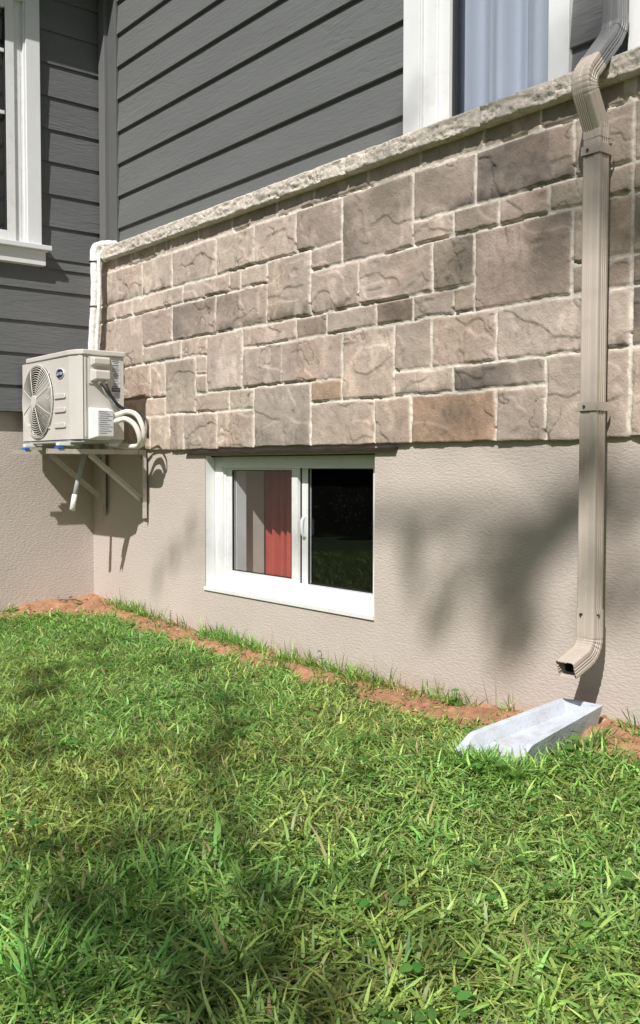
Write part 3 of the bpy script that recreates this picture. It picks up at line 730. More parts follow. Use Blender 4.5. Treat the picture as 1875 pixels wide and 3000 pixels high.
while z > 1.23:
    h = rl.choice([.002, .0035, .005, .0025])
    if not (1.285 < z < 1.32): b.box(xs_ + .0011, -.276 + rl.random() * .012, z - h, xs_ + .0014, -.228 - rl.random() * .014, z)
    z -= h + rl.choice([.004, .005, .007])
b.box(xs_ + .0011, -.277, 1.288, xs_ + .0015, -.2265, 1.312); b.build('label_lines', M['ink'], ac)
text_mesh('R-410A', .012, (xs_ + .0020, -.2515, 1.300), (math.pi / 2, 0, math.pi / 2), M['label'], ac, 'label_lettering', .0002)
# cable glands, cables
for (y, zz) in ((-.362, 1.343), (-.325, 1.344)):
    b = MB(); b.tube([(xs_ + .02, y, zz), (xs_ + .03, y + .002, zz - .018)], .010, 12); b.build('cable_gland', M['white'], ac)
b = MB()
b.tube(spline([(xs_ + .028, -.360, 1.330), (xs_ + .04, -.345, 1.31), (xs_ + .04, -.32, 1.28), (xs_ + .035, -.28, 1.235), (xs_ + .03, -.245, 1.205), (xs_ + .05, -.20, 1.18)]), .0055, 8)
b.tube(spline([(xs_ + .028, -.323, 1.330), (xs_ + .036, -.315, 1.30), (xs_ + .036, -.30, 1.272), (xs_ + .034, -.27, 1.235), (xs_ + .03, -.237, 1.210), (xs_ + .06, -.19, 1.185)]), .006, 8)
b.build('power_cable', M['blackcable'], ac)
b = MB(); b.tube(spline([(xs_ + .028, -.352, 1.330), (xs_ + .038, -.34, 1.29), (xs_ + .03, -.31, 1.25), (xs_ + .02, -.275, 1.205), (xs_ + .02, -.25, 1.175)]), .0045, 8); b.build('conduit_sleeve', M['plasticgrey'], ac)
# feet
for (fx, fy) in ((.685, -.515), (.185, -.492), (.685, -.23), (.185, -.23)):
    f = MB(); f.box(fx - .022, fy - .020, .9995, fx + .022, fy + .045, 1.017); fo_ = f.build('foot', M['white'], ac, .002)
    b = MB(); b.box(fx - .026, fy - .026, .9835, fx + .020, fy + .006, .995); b.build('rubber_pad', M['blue'] if fy < -.4 else M['plasticgrey'], fo_, .002)
    b = MB(); b.box(fx - .022, fy + .0455, .9995, fx + .022, fy + .10, 1.006); b.build('foot_rail', M['plasticgrey'], fo_)

# refrigerant lines (loop) and the white riser
ln = thing('insulated_pipe', 'white insulated refrigerant lines looping from the unit up to the sill end', 'pipe')
loopA = [(.835, -.300, 1.150), (.87, -.275, 1.165), (.90, -.235, 1.180), (.945, -.205, 1.160), (.975, -.19, 1.105), (.97, -.175, 1.05), (.92, -.16, 1.010), (.80, -.15, .997), (.6, -.150, 1.01), (.42, -.155, 1.05), (.27, -.14, 1.18), (.215, -.12, 1.36), (.205, -.10, 1.50)]
b = MB(); b.tube(spline(loopA, 8), .0132, 12); b.build('hose', M['hose'], ln)
loopB = [(.840, -.320, 1.118), (.875, -.285, 1.130), (.905, -.250, 1.140), (.945, -.222, 1.112), (.962, -.205, 1.065), (.95, -.19, 1.02), (.90, -.178, .999), (.8, -.175, .9985), (.6, -.172, 1.015), (.42, -.172, 1.09), (.30, -.15, 1.22), (.24, -.13, 1.4), (.225, -.11, 1.50)]
b = MB(); b.tube(spline(loopB, 8), .0140, 12); b.build('hose', M['hose'], ln)
b = MB(); b.tube(spline([(.86, -.19, 1.18), (.93, -.17, 1.172), (.985, -.165, 1.12), (.99, -.165, 1.06), (.965, -.15, 1.04)], 8), .0055, 8); b.build('cable', M['blackcable'], ln)
riser = [(.205, -.10, 1.44), (.207, -.10, 1.60), (.225, -.10, 1.74), (.240, -.10, 1.84), (.248, -.10, 1.95), (.243, -.10, 2.07), (.236, -.098, 2.13), (.230, -.085, 2.175), (.233, -.045, 2.196), (.240, .0, 2.205), (.243, .045, 2.208)]
rp = spline(riser, 8)
b = MB(); b.tube(rp, [.0225 + .0010 * math.sin(i * .9) for i in range(len(rp))], 14); ro = b.build('riser', M['tape'], ln)
b = MB(); b.tube([(p[0] + .028, p[1] + .018, p[2]) for p in rp[:50]], .012, 10); b.build('riser_companion', M['tape'], ln)
for z_, x_ in ((2.088, .241), (1.828, .239)):
    b = MB(); b.tube([(x_, -.10, z_ - .003), (x_, -.10, z_ + .003)], .0275, 16); b.build('cable_tie', M['blackcable'], ln)
# crumpled foil tape at the elbow
nn = 26; vs = []; fs = []
for i in range(nn):
    for j in range(nn):
        u, v = i / (nn - 1), j / (nn - 1)
        px_ = .245 + .05 * u - .012 * v; pz_ = 2.17 - .085 * v + .015 * u; py_ = -.075 - .018 * math.sin(v * 3) + .04 * u
        k1 = float(fbm(u * 7, v * 7, 3, 3)) - .5; vs.append((px_ + k1 * .018, py_ - k1 * .05, pz_ + k1 * .02 + .008 * math.sin(u * 14)))
for i in range(nn - 1):
    for j in range(nn - 1): fs.append((i * nn + j, i * nn + j + 1, (i + 1) * nn + j + 1, (i + 1) * nn + j))
b = MB(); b.add(vs, fs); b.build('crumpled_tape', M['tape'], ln)
# small grey box on the wall behind the unit
jb = MB(); jb.box(.34, -.10, 1.475, .47, -.048, 1.525); jo = jb.build('junction_box', M['plasticgrey'], None, .004)
tag(jo, 'small grey plastic box on the stone just behind the air conditioner lid', 'junction box')
b = MB(); b.box(.405, -.115, 1.47, .50, -.098, 1.512); b.build('box_cover', M['plasticgrey'], jo, .003)
# drain hose
dh = MB(); dh.tube([(.385, -.235, 1.02), (.386, -.245, .94), (.39, -.285, .80), (.392, -.305, .72)], .0135, 12)
do = dh.build('drain_hose', M['plasticgrey'], None)
tag(do, 'thin grey drain hose with a white tip hanging below the air conditioner', 'hose')
b = MB(); b.tube([(.392, -.303, .730), (.394, -.322, .640)], .0155, 12); b.build('hose_tip', M['tape'], do)

# ================================================================== BRACKET
br = thing('wall_bracket', 'painted steel wall bracket with two diagonal struts carrying the air conditioner', 'bracket')
for xa in (.685, .185):
    b = MB(); b.box(xa - .014, -.592, .9795, xa + .014, -.02, .9825); b.box(xa + .011, -.592, .957, xa + .014, -.02, .9795); b.box(xa - .014, -.592, .957, xa - .011, -.02, .9795)
    b.box(xa - .011, -.040, .957, xa + .011, -.02, .9795)
    b.build('arm', M['bracket'], br)
    b = MB(); b.box(xa - .022, -.022 if True else 0, .600, xa + .022, -.018, .958); b.box(xa - .022, -.0185, .600, xa - .018, -.001, .958); b.box(xa + .018, -.042, .600, xa + .022, -.0222, .958)
    b.box(xa - .022, -.064, .9585, xa + .022, -.0605, 1.02)
    b.build('upright', M['bracket'], br)
    b = MB(); b.bar((xa, -.355, .953), (xa, -.026, .688), .004, .024); b.bar((xa + .010, -.350, .963), (xa + .010, -.021, .698), .018, .003)
    b.build('strut', M['bracket'], br)
    b = MB(); b.tube([(xa + .012, -.036, .66), (xa + .012, -.012, .66)], .006, 8); b.build('bolt', M['screw'], br); b = MB(); b.tube([(xa + .010, -.045, .94), (xa + .010, -.012, .94)], .006, 8); b.build('bolt', M['screw'], br)

# ================================================================== DOWNSPOUT
ds = thing('downspout', 'tan ribbed rectangular downspout running down the wall beside the basement window', 'downspout')
DX, DY = 3.724, -.0875
W_, D_ = .064, .055
def profile(w=W_, d=D_, rib=.0036):
    """outline in (u along width, v along depth; v>0 = outward)"""
    pts = []; hw, hd = w / 2, d / 2; r = .006
    def side(a, c, nrm, grooves, span):
        a = Vector(a); c = Vector(c); L = (c - a).length; n = 60
        for k in range(n):
            t = k / n; s_ = t * L; off = 0
            for g in grooves:
                dd = abs(s_ - g * L); off = max(off, rib * max(0, 1 - (dd / .0030) ** 2))
            p = a + (c - a) * t - Vector(nrm) * off; pts.append((p.x, p.y))
    side((-hw + r, hd), (hw - r, hd), (0, 1), (.10, .23, .36, .49, .62), 1)
    for a in (60, 30): pts.append((hw - r + r * math.cos(math.radians(a)), hd - r + r * math.sin(math.radians(a))))
    side((hw, hd - r), (hw, -hd + r), (1, 0), (.30, .52, .74), 1)
    for a in (-30, -60): pts.append((hw - r + r * math.cos(math.radians(a)), -hd + r + r * math.sin(math.radians(a))))
    side((hw - r, -hd), (-hw + r, -hd), (0, -1), (), 1)
    for a in (-120, -150): pts.append((-hw + r + r * math.cos(math.radians(a)), -hd + r + r * math.sin(math.radians(a))))
    side((-hw, -hd + r), (-hw, hd - r), (-1, 0), (.3, .5, .7), 1)
    for a in (150, 120): pts.append((-hw + r + r * math.cos(math.radians(a)), hd - r + r * math.sin(math.radians(a))))
    return pts
PR = profile()
def sweep(b, path, scales=None, prof=PR, cap0=False, cap1=False):
    """path: list of (y,z) centre line in the plane x = DX, with tangents"""
    n = len(prof); vs = []
    for i, (y, z) in enumerate(path):
        y0, z0 = path[max(i - 1, 0)]; y1, z1 = path[min(i + 1, len(path) - 1)]
        ty, tz = y1 - y0, z1 - z0; L = math.hypot(ty, tz); ty /= L; tz /= L
        ny, nz = tz, -ty                     # outward normal when going down (t = -z -> n = -y)
        sc_ = scales[i] if scales else 1.0
        for (u, v) in prof: vs.append((DX + u * sc_, y + ny * v * sc_, z + nz * v * sc_))
    fs = []
    for i in range(len(path) - 1):
        for k in range(n): fs.append((i * n + k, i * n + (k + 1) % n, (i + 1) * n + (k + 1) % n, (i + 1) * n + k))
    if cap0: fs.append(tuple(range(n))[::-1])
    if cap1: fs.append(tuple((len(path) - 1) * n + k for k in range(n)))
    b.add(vs, fs)
def arc(y, z, ty, tz, ang, R, n=14):
    """turn by ang (rad, + turns outward when heading down) ; returns pts and end tangent"""
    a0 = math.atan2(tz, ty); pts = []; sgn = 1 if ang > 0 else -1
    cy_, cz_ = y + math.cos(a0 - sgn * math.pi / 2) * R, z + math.sin(a0 - sgn * math.pi / 2) * R
    for k in range(n + 1):
        a = a0 + sgn * math.pi / 2 - abs(ang) * sgn * k / n
        pts.append((cy_ + R * math.cos(a), cz_ + R * math.sin(a)))
    e = a0 - ang; return pts, (math.cos(e), math.sin(e))
b = MB(); sweep(b, [(DY, 1.955), (DY, 1.2), (DY, .43)]); b.build('pipe', M['spout'], ds)
# lower elbow: slides over the pipe, crimped bend, mouth
p1 = [(DY, .435), (DY, .352)]
pa, te = arc(DY, .345, 0, -1, math.radians(68), .068, 24)
pa = [(y, z) for (y, z) in pa]
end = pa[-1]; p2 = [(end[0] + te[0] * t, end[1] + te[1] * t) for t in (.02, .05, .082)]
path = p1 + pa + p2
scl = [1.045] * 2 + [1.045 - .045 * (k % 4 == 2) - .02 * (k % 4 in (1, 3)) for k in range(len(pa))] + [1.03] * 3
b = MB(); sweep(b, path, scl); eo = b.build('elbow', M['spout'], ds); eo['label'] = 'lower elbow with crimped bend and open mouth over the splash block'
so_ = eo.modifiers.new('thick', 'SOLIDIFY'); so_.thickness = .0012; so_.offset = -1
b = MB(); sweep(b, [pa[-2]] + p2[:2], [.97] * 3, cap0=True); b.build('pipe_lining', M['spout_in'], eo)
# upper offset over the sill
up1, tu = arc(DY, 1.962, 0, 1, math.radians(-30), .05, 8)
b = MB()
q0 = [(DY, 1.925), (DY, 1.962)]
ang1 = math.radians(30)
y_, z_ = DY, 1.985; path = [(DY, 1.93), (DY, 1.945), (-.098, 1.965)]
d1 = (-math.sin(ang1), math.cos(ang1)); s0 = path[-1]
path += [(s0[0] + d1[0] * t, s0[1] + d1[1] * t) for t in (.03, .06, .09)]
e0 = path[-1]
# bend back towards the wall by 75 degrees, crimped on the inside
n_ = 20; Rb = .062; a_s = math.atan2(d1[1], d1[0]); cyb, czb = e0[0] + math.cos(a_s - math.pi / 2) * Rb, e0[1] + math.sin(a_s - math.pi / 2) * Rb
for k in range(1, n_ + 1):
    a = a_s + math.pi / 2 - math.radians(72) * k / n_; path.append((cyb + Rb * math.cos(a), czb + Rb * math.sin(a)))
e1 = path[-1]; a_e = a_s - math.radians(72); d2 = (math.cos(a_e), math.sin(a_e))
tail = [(e1[0] + d2[0] * t, e1[1] + d2[1] * t) for t in (.02, .045)]
path2 = path + tail
path2 = path2[::-1]
sc2 = [1.03, 1.03] + [1.03 - .035 * (k % 3 == 1) for k in range(n_)] + [1.03] * (len(path2) - 2 - n_)
sweep(b, path2, sc2); uo = b.build('elbow', M['spout'], ds); uo['label'] = 'upper tan elbow kicking out over the stone sill'
b = MB(); gp = [(e1[0] + d2[0] * t, e1[1] + d2[1] * t) for t in (.03, .09, .17)]
y2, z2 = gp[-1]; gp += [(y2 + .018, z2 + .03), (y2 + .024, z2 + .06), (y2 + .024, z2 + 2.6)]
sweep(b, gp[::-1]); b.build('grey_pipe', M['gspout'], ds)
b = MB(); sweep(b, [gp[-1], (gp[3][0], gp[3][1] + .10)], [1.06, 1.06]); 
b = MB(); sweep(b, [(gp[4][0], gp[4][1] + .02), (gp[4][0], gp[4][1] - .01), (gp[3][0], gp[3][1])], [1.05] * 3); b.build('grey_collar', M['gspout'], ds)
# collar and straps
flat = [(-W_ / 2, D_ / 2), (W_ / 2, D_ / 2), (W_ / 2, -D_ / 2), (-W_ / 2, -D_ / 2)]
def strap(z, h=.028):
    b = MB(); o = .0035; x0, x1 = DX - W_ / 2 - o, DX + W_ / 2 + o; yf, yb = DY - D_ / 2 - o, -.05 if z > 1 else -.001
    b.box(x0, yf - .0015, z - h / 2, x1, yf, z + h / 2); b.box(x0 - .0012, yf, z - h / 2, x0, yb, z + h / 2); b.box(x1, yf, z - h / 2, x1 + .0012, yb, z + h / 2)
    s_ = b.build('strap', M['spout'], ds, .0006); b = MB(); b.tube([(DX - .008, yf - .006, z), (DX - .008, yf - .001, z)], .0042, 10); b.build('screw', M['screw'], s_)
strap(1.879); strap(1.080)
b = MB(); sweep(b, [(DY, 1.958), (DY, 1.915)], [1.06, 1.05]); b.build('collar', M['spout'], ds)
for (u, y_s, z_s) in ((-.012, DY - .030, .418),):
    b = MB(); b.tube([(DX + u, y_s - .004, z_s), (DX + u, y_s + .004, z_s)], .0045, 10); b.build('screw', M['screw'], ds); b = MB(); b.tube([(DX + .0375, DY - .004, z_s), (DX + .031, DY - .004, z_s)], .0045, 10); b.build('screw', M['screw'], ds)

# ================================================================== TERRAIN
def ground_h(x, y):
    x = np.asarray(x, float); y = np.asarray(y, float); d = np.clip(-y, 0, None)
    bx_ = np.interp(x, [0, .55, 1.15, 1.6, 2.1, 2.6, 3, 3.35, 3.76, 4.5, 7], [.10, .052, .030, .018, -.004, -.006, -.008, .012, .058, .055, .0])
    right = (bx_ + .02) * np.exp(-(d / .42) ** 2) - .02
    hl = np.interp(d, [0, .28, .6, 1.2, 3], [.09, .125, .085, .03, 0]) * np.exp(-(np.clip(x, 0, None) / .33) ** 2)
    g = np.maximum(right, hl - .02) - .028 * d
    return g + .036 * np.exp(-(((x - 3.70) / .20) ** 2 + ((d - .50) / .22) ** 2))
def soil_mask(x, y):
    """1 where bare soil shows"""
    d = np.clip(-np.asarray(y, float), 0, None); x = np.asarray(x, float)
    e = np.interp(x, [0, .3, .51, .9, 1.33, 2.1, 2.72, 3.24, 3.5, 3.73, 3.97, 4.3, 5], [.46, .29, .19, .20, .22, .19, .19, .24, .27, .24, .24, .12, .05])
    e = np.where(x < .35, np.maximum(e, .85 * (1 - sstep(.12, .36, x))), e)
    n = (fbm(x * 5, y * 5, 301, 3) - .5) * .20 + (fbm(x * 18, np.asarray(y) * 18, 311, 2) - .5) * .13
    return sstep(-.03, .03, e + n - d)
gx = np.arange(-.02, 8.0, .03); gy = np.arange(-6.0, .03, .03)
X, Y = np.meshgrid(gx, gy, indexing='ij'); Zg = ground_h(X, Y) + (fbm(X * 3, Y * 3, 201, 3) - .5) * .03 - .012
gm_ = np_mesh('ground', np.stack([X, Y, Zg], -1).reshape(-1, 3), grid_faces(len(gx), len(gy)), M['ground'], smooth=True); tag(gm_, kind='structure')
b = MB(); b.add([(-200, -200, -.62), (200, -200, -.62), (200, 200, -.62), (-200, 200, -.62)], [(0, 1, 2, 3)])
b.add([(-30, -80, -.30), (40, -80, -.30), (40, -5.9, -.205), (-30, -5.9, -.205)], [(0, 1, 2, 3)])
b.add([(-30, -5.95, -.19), (-.015, -5.95, -.19), (-.015, -1.40, -.02), (-30, -1.40, -.02)], [(0, 1, 2, 3)])
lawn_far = b.build('far_lawn', mat('far_grass', (.05, .085, .022), .95, .35, 8, bump=1, bscale=60, bdist=.02), None); tag(lawn_far, kind='structure')
# soil bank along the walls
gx = np.arange(-.01, 5.6, .0085); gy = np.arange(-1.0, .006, .0085)
X, Y = np.meshgrid(gx, gy, indexing='ij'); sm_ = soil_mask(X, Y)
rough = (fbm(X * 9, Y * 9, 401, 4) - .5) * .032 + (fbm(X * 45, Y * 45, 411, 3) - .5) * .012 + np.maximum(0, fbm(X * 26, Y * 26, 421, 2) - .62) * .06
dd_ = np.clip(-Y, 0, None)
mound = .020 * np.exp(-((dd_ - .13) / .12) ** 2)
Zs = ground_h(X, Y) + rough + mound * (X > .2) - (1 - sm_) * .05 - .004
cs = np.array([.36, .195, .115]) * (1 + (fbm(X * 6, Y * 6, 431, 4)[..., None] - .5) * .5) * (1 + (fbm(X * 60, Y * 60, 441, 2)[..., None] - .5) * .35)
pb = (fbm(X * 70, Y * 70, 451, 1) > .93)[..., None]; cs = np.where(pb, np.array([.45, .40, .36]), cs)
soil = np_mesh('soil', np.stack([X, Y, Zs], -1).reshape(-1, 3), grid_faces(len(gx), len(gy)), M['soil'], col=cs.reshape(-1, 3), smooth=False); tag(soil, kind='structure')

cv, cf, cc = [], [], []
rq = random.Random(77)
for _ in range(900):                                  # crumbs of earth and small pebbles
    x = rq.uniform(.02, 4.3); y = -rq.uniform(.01, .45) if x > .35 else -rq.uniform(.01, .8)
    if float(soil_mask(x, y)) < .6: continue
    r = rq.choice([.003, .004, .005, .007, .010]) * rq.uniform(.7, 1.3); z = float(ground_h(x, y)) + .012 + r * .3; o = len(cv)
    for (a, c, e) in ((1, 0, 0), (-1, 0, 0), (0, 1, 0), (0, -1, 0), (0, 0, 1), (0, 0, -1)):
        k = r * rq.uniform(.6, 1.25); cv.append((x + a * k + rq.gauss(0, r * .15), min(y + c * k + rq.gauss(0, r * .15), -.002), z + e * k * .8))
    cf += [(o + a, o + c, o + e) for a, c, e in ((0, 2, 4), (2, 1, 4), (1, 3, 4), (3, 0, 4), (2, 0, 5), (1, 2, 5), (3, 1, 5), (0, 3, 5))]
    col_ = (.50, .46, .42) if rq.random() < .10 else tuple(v * rq.uniform(.6, 1.1) for v in (.33, .185, .115)); cc += [col_] * 6
pe = np_mesh('soil_crumbs', np.array(cv), np.array(cf), M['soil'], col=np.array(cc)); tag(pe, 'crumbs of red earth and pale pebbles lying on the bare soil along the wall', 'pebbles', kind='stuff')

# ================================================================== SPLASH BLOCK
def splash():
    BL, BR_ = Vector((3.628, -.100, .132)), Vector((3.775, -.080, .132)); FL, FR = Vector((3.566, -.548, .060)), Vector((3.786, -.500, .058))
    n = 40; vs = []; rows = 12
    for i in range(n + 1):
        t = i / n; L = BL.lerp(FL, t); Rr = BR_.lerp(FR, t); ax = (Rr - L).normalized()
        rim = .027; h_out = .085; dep = .040
        low = sstep(.84, 1.0, np.array(t)).item() * .034
        fl_dep = dep * (1 if t < .84 else 1)
        top = Vector((0, 0, -low)); floor = Vector((0, 0, -dep - (.004 * t)))
        if t < .045: floor = Vector((0, 0, 0)) if i == 0 else Vector((0, 0, -.001))
        P = [L + ax * .016 + Vector((0, 0, -h_out)), L + top, L + ax * rim * .8 + top, L + ax * (rim + .010) + floor, L.lerp(Rr, .38) + floor, L.lerp(Rr, .62) + floor,
             Rr - ax * (rim + .010) + floor, Rr - ax * rim * .8 + top, Rr + top, Rr - ax * .022 + Vector((0, 0, -h_out))]
        for k, p in enumerate(P):
            j = (float(fbm(i * .35 + k * 3, k * 1.7, 500, 2)) - .5) * .003
            vs.append((p.x + j * .6, p.y, p.z + j))
    m_ = 10; fs = [(i * m_ + k, i * m_ + k + 1, (i + 1) * m_ + k + 1, (i + 1) * m_ + k) for i in range(n) for k in range(m_ - 1)]
    fs += [tuple(k for k in range(m_))[::-1], tuple(n * m_ + k for k in range(m_)), ]
    fs += [(i * m_, (i + 1) * m_, (i + 1) * m_ + m_ - 1, i * m_ + m_ - 1) for i in range(n)]
    b = MB(); b.add(vs, fs); o = b.build('splash_block', M['block'], None, .0025, 2); return o
sb_ = splash(); tag(sb_, 'pale blue-grey concrete splash block lying in the grass under the downspout mouth', 'splash block')

# ================================================================== GRASS
camv = np.array([V_.x, V_.y]); camr = np.array([R_.x, R_.y])
def in_view(x, y, m=.18):
    dx_ = x - CAM[0]; dy_ = y - CAM[1]; dep = dx_ * camv[0] + dy_ * camv[1]; lat = dx_ * camr[0] + dy_ * camr[1]
    return (dep > .9) & (np.abs(lat) < dep * .3235 + m)
def blades(bx, by, L, Wd, az, th0, curl, col, nseg=4, twist=None, zoff=0.0):
    n = len(bx); bz = ground_h(bx, by) + zoff
    t = np.linspace(0, 1, nseg + 1); wprof = np.interp(t, [0, .25, .6, 1], [.75, 1, .8, 0.0])
    V = np.zeros((n, nseg * 2 + 1, 3)); px = np.zeros(n); pz = np.zeros(n)
    side = np.stack([-np.sin(az), np.cos(az)], -1); fwd = np.stack([np.cos(az), np.sin(az)], -1)
    tw = RNG.normal(0, .5, n) if twist is None else twist
    bend = RNG.normal(0, .9, n); ox = np.zeros(n); oy = np.zeros(n)
    for k in range(nseg + 1):
        th = th0 + curl * t[k]
        a_ = az + bend * t[k]; side = np.stack([-np.sin(a_), np.cos(a_)], -1)
        if k: ox = ox + np.cos(a_) * np.sin(th) * L / nseg; oy = oy + np.sin(a_) * np.sin(th) * L / nseg; pz = pz + np.cos(th) * L / nseg
        c = np.stack([bx + ox, np.minimum(by + oy, -.001), bz + np.maximum(pz, .002)], -1)
        hw = Wd * .5 * wprof[k]; tk = tw * (.4 + t[k])
        sx = np.stack([side[:, 0] * np.cos(tk) , side[:, 1] * np.cos(tk), np.sin(tk)], -1) * hw[:, None]
        if k < nseg: V[:, 2 * k] = c - sx; V[:, 2 * k + 1] = c + sx
        else: V[:, 2 * k] = c
    nv = nseg * 2 + 1; o = (np.arange(n) * nv)[:, None]
    q = np.array([[2 * k, 2 * k + 1, 2 * k + 3, 2 * k + 2] for k in range(nseg - 1)]).ravel(); tri = np.array([2 * nseg - 2, 2 * nseg - 1, 2 * nseg])
    li = np.concatenate([(o + q[None]), (o + tri[None])], 1).ravel(); sz = np.tile(np.array([4] * (nseg - 1) + [3]), n)
    tipv = np.repeat(np.linspace(0, 1, nseg + 1), 2)[:nv]
    C = col[:, None, :] * (.92 + .16 * tipv[None, :, None])
    return V.reshape(-1, 3), li, sz, np.clip(C, 0, 1).reshape(-1, 3)
parts = []
def add_blades(*a, **k): parts.append(blades(*a, **k))
def gcol(x, y, n, dry=.025):
    p = fbm(x * 1.3, y * 1.3, 601, 3); q = fbm(x * 6, y * 6, 611, 2)
    base = np.stack([.262 + .080 * (p - .5) * 2, .382 + .06 * (q - .5) * 2, .112 + .02 * (q - .5)], -1)
    base *= np.clip(RNG.lognormal(-.05, .40, (n, 1)), .25, 2.2)
    base[:, 0] *= 1 + RNG.normal(0, .13, n)
    k = RNG.random(n) < dry; base[k] = np.array([.48, .38, .22]) * (1 + RNG.normal(0, .2, (k.sum(), 1)))
    return np.clip(base, .01, .7)
def scatter(n, x0, x1, y0, y1, test):
    X_ = RNG.uniform(x0, x1, n); Y_ = RNG.uniform(y0, y1, n); k = test(X_, Y_); return X_[k], Y_[k]
def off_block(x, y): return ~((x > 3.555 + (-y) * .0) & (x < 3.815) & (y > -.525) & (y < -.03))
def lawn_ok(x, y): return (RNG.random(len(x)) > soil_mask(x, y) * .985) & off_block(x, y) & (x > .01)
# 1. matted lawn in view
x, y = scatter(240000, -.0, 4.95, -2.75, -.01, lambda x, y: in_view(x, y) & lawn_ok(x, y)); n = len(x)
dens = fbm(x * 2.2, y * 2.2, 621, 2)
lenf = .75 + .7 * dens
add_blades(x, y, RNG.uniform(.020, .058, n) * lenf, np.clip(RNG.lognormal(-5.58, .40, n), .0016, .010), RNG.uniform(0, 2 * math.pi, n), RNG.uniform(.3, 1.45, n), RNG.uniform(.1, 1.3, n), gcol(x, y, n))
# 2. wide crabgrass leaves lying flatter
x, y = scatter(60000, -.0, 4.95, -2.75, -.01, lambda x, y: in_view(x, y) & lawn_ok(x, y) & (RNG.random(len(x)) < .25 + .9 * fbm(x * 2.5, y * 2.5, 631, 2))); n = len(x)
c2 = gcol(x, y, n, .02) * np.array([1.05, 1.12, 1.0])
add_blades(x, y, RNG.uniform(.034, .076, n), RNG.uniform(.0045, .0088, n), RNG.uniform(0, 2 * math.pi, n), RNG.uniform(.6, 1.5, n), RNG.uniform(.1, 1.1, n), c2, twist=RNG.normal(0, .3, n), zoff=.012)
# 3. tufts: long arching leaves from one crown
def tuft(cx_, cy_, nb, L0, L1, w0, w1, bright=1.0, spread=.02, th=(.1, 1.0)):
    n = nb; x = cx_ + RNG.normal(0, spread, n); y = cy_ + RNG.normal(0, spread, n); y = np.minimum(y, -.006); x = np.maximum(x, .006)
    az = np.arctan2(y - cy_, x - cx_) + RNG.normal(0, .5, n)
    az = np.where(y > -.05, -np.abs(np.mod(az + math.pi, 2 * math.pi) - math.pi), az)
    c = gcol(x, y, n, .02) * np.array([.95, 1.08, .95]) * bright
    add_blades(x, y, RNG.uniform(L0, L1, n), RNG.uniform(w0, w1, n), az, RNG.uniform(*th, n), RNG.uniform(.2, 1.2, n), c, nseg=6, twist=RNG.normal(0, .35, n))
for _ in range(150):                                  # leafy clumps close to the camera
    a = RNG.uniform(3.5, 4.8); c = RNG.uniform(-2.2, -1.0)
    dd = (a - CAM[0]) * camv[0] + (c - CAM[1]) * camv[1]
    if in_view(np.array([a]), np.array([c]), .1)[0] and dd < 2.15: tuft(a, c, int(RNG.integers(7, 16)), .05, .115, .005, .0105, spread=.025, th=(.4, 1.35))
tx, ty = scatter(380, -.0, 4.9, -2.6, -.3, lambda x, y: in_view(x, y, .1) & lawn_ok(x, y))
for a, c in zip(tx, ty): tuft(a, c, int(RNG.integers(8, 22)), .045, .09, .0035, .0075, th=(.4, 1.3))
for _ in range(64):                                   # big clumps in the near left of the lawn
    a = RNG.uniform(3.3, 4.5); c = RNG.uniform(-2.3, -1.2)
    if in_view(np.array([a]), np.array([c]), .1)[0] and (a - 3.3) * .8 + c < -.6: tuft(a, c, int(RNG.integers(12, 30)), .06, .14, .005, .0095, spread=.03, th=(.3, 1.2))
# tufts growing between the soil and the wall
for (xm, sx, nt) in ((.40, .07, 14), (.60, .06, 9), (.80, .09, 14), (1.02, .04, 5), (1.42, .06, 16), (1.57, .07, 20), (1.72, .06, 16), (1.85, .04, 8), (2.08, .05, 14), (2.22, .05, 16), (2.36, .04, 6),
                     (2.48, .05, 14), (2.60, .05, 16), (2.70, .04, 9), (2.95, .06, 7), (3.10, .05, 6), (3.40, .05, 2), (3.92, .05, 7), (4.05, .08, 8)):
    for _ in range(nt): tuft(xm + RNG.normal(0, sx), -.02 - abs(RNG.normal(0, .05)), int(RNG.integers(8, 18)), .045, .115, .0032, .0070, spread=.020, th=(.10, 1.3))
    for _ in range(2): tuft(xm + RNG.normal(0, sx), -.02 - abs(RNG.normal(0, .03)), 4, .08, .13, .003, .006, spread=.012, th=(.05, .6))
for _ in range(120): tuft(RNG.uniform(1.8, 3.5), -RNG.uniform(.10, .30), int(RNG.integers(4, 10)), .02, .06, .003, .006, spread=.015, th=(.3, 1.35))
for _ in range(34): tuft(RNG.uniform(.3, 1.9), -RNG.uniform(.12, .28), 6, .02, .05, .003, .006, spread=.015, th=(.3, 1.35))
for _ in range(7): tuft(.05 + RNG.random() * .1, -RNG.uniform(.5, .75), 7, .03, .08, .003, .006)
for _ in range(26): tuft(RNG.uniform(3.83, 4.1), -RNG.uniform(.12, .40), 12, .03, .08, .003, .0065)
for _ in range(30): tuft(3.56 - abs(RNG.normal(0, .03)), -RNG.uniform(.15, .6), 10, .03, .07, .003, .006)
for _ in range(60): tuft(RNG.uniform(3.54, 3.84), -.545 - abs(RNG.normal(0, .02)), 14, .03, .075, .003, .006)
for _ in range(26): tuft(3.825 + abs(RNG.normal(0, .02)), -RNG.uniform(.18, .58), 12, .035, .085, .003, .0065)
# 4. thin seed stalks near the wall
x = RNG.uniform(1.3, 3.3, 46); y = -RNG.uniform(.01, .10, 46); n = 46
add_blades(x, y, RNG.uniform(.07, .16, n), np.full(n, .0018), RNG.uniform(0, 6.28, n), RNG.uniform(0, .5, n), RNG.uniform(0, .6, n), np.tile(np.array([.20, .16, .08]), (n, 1)))
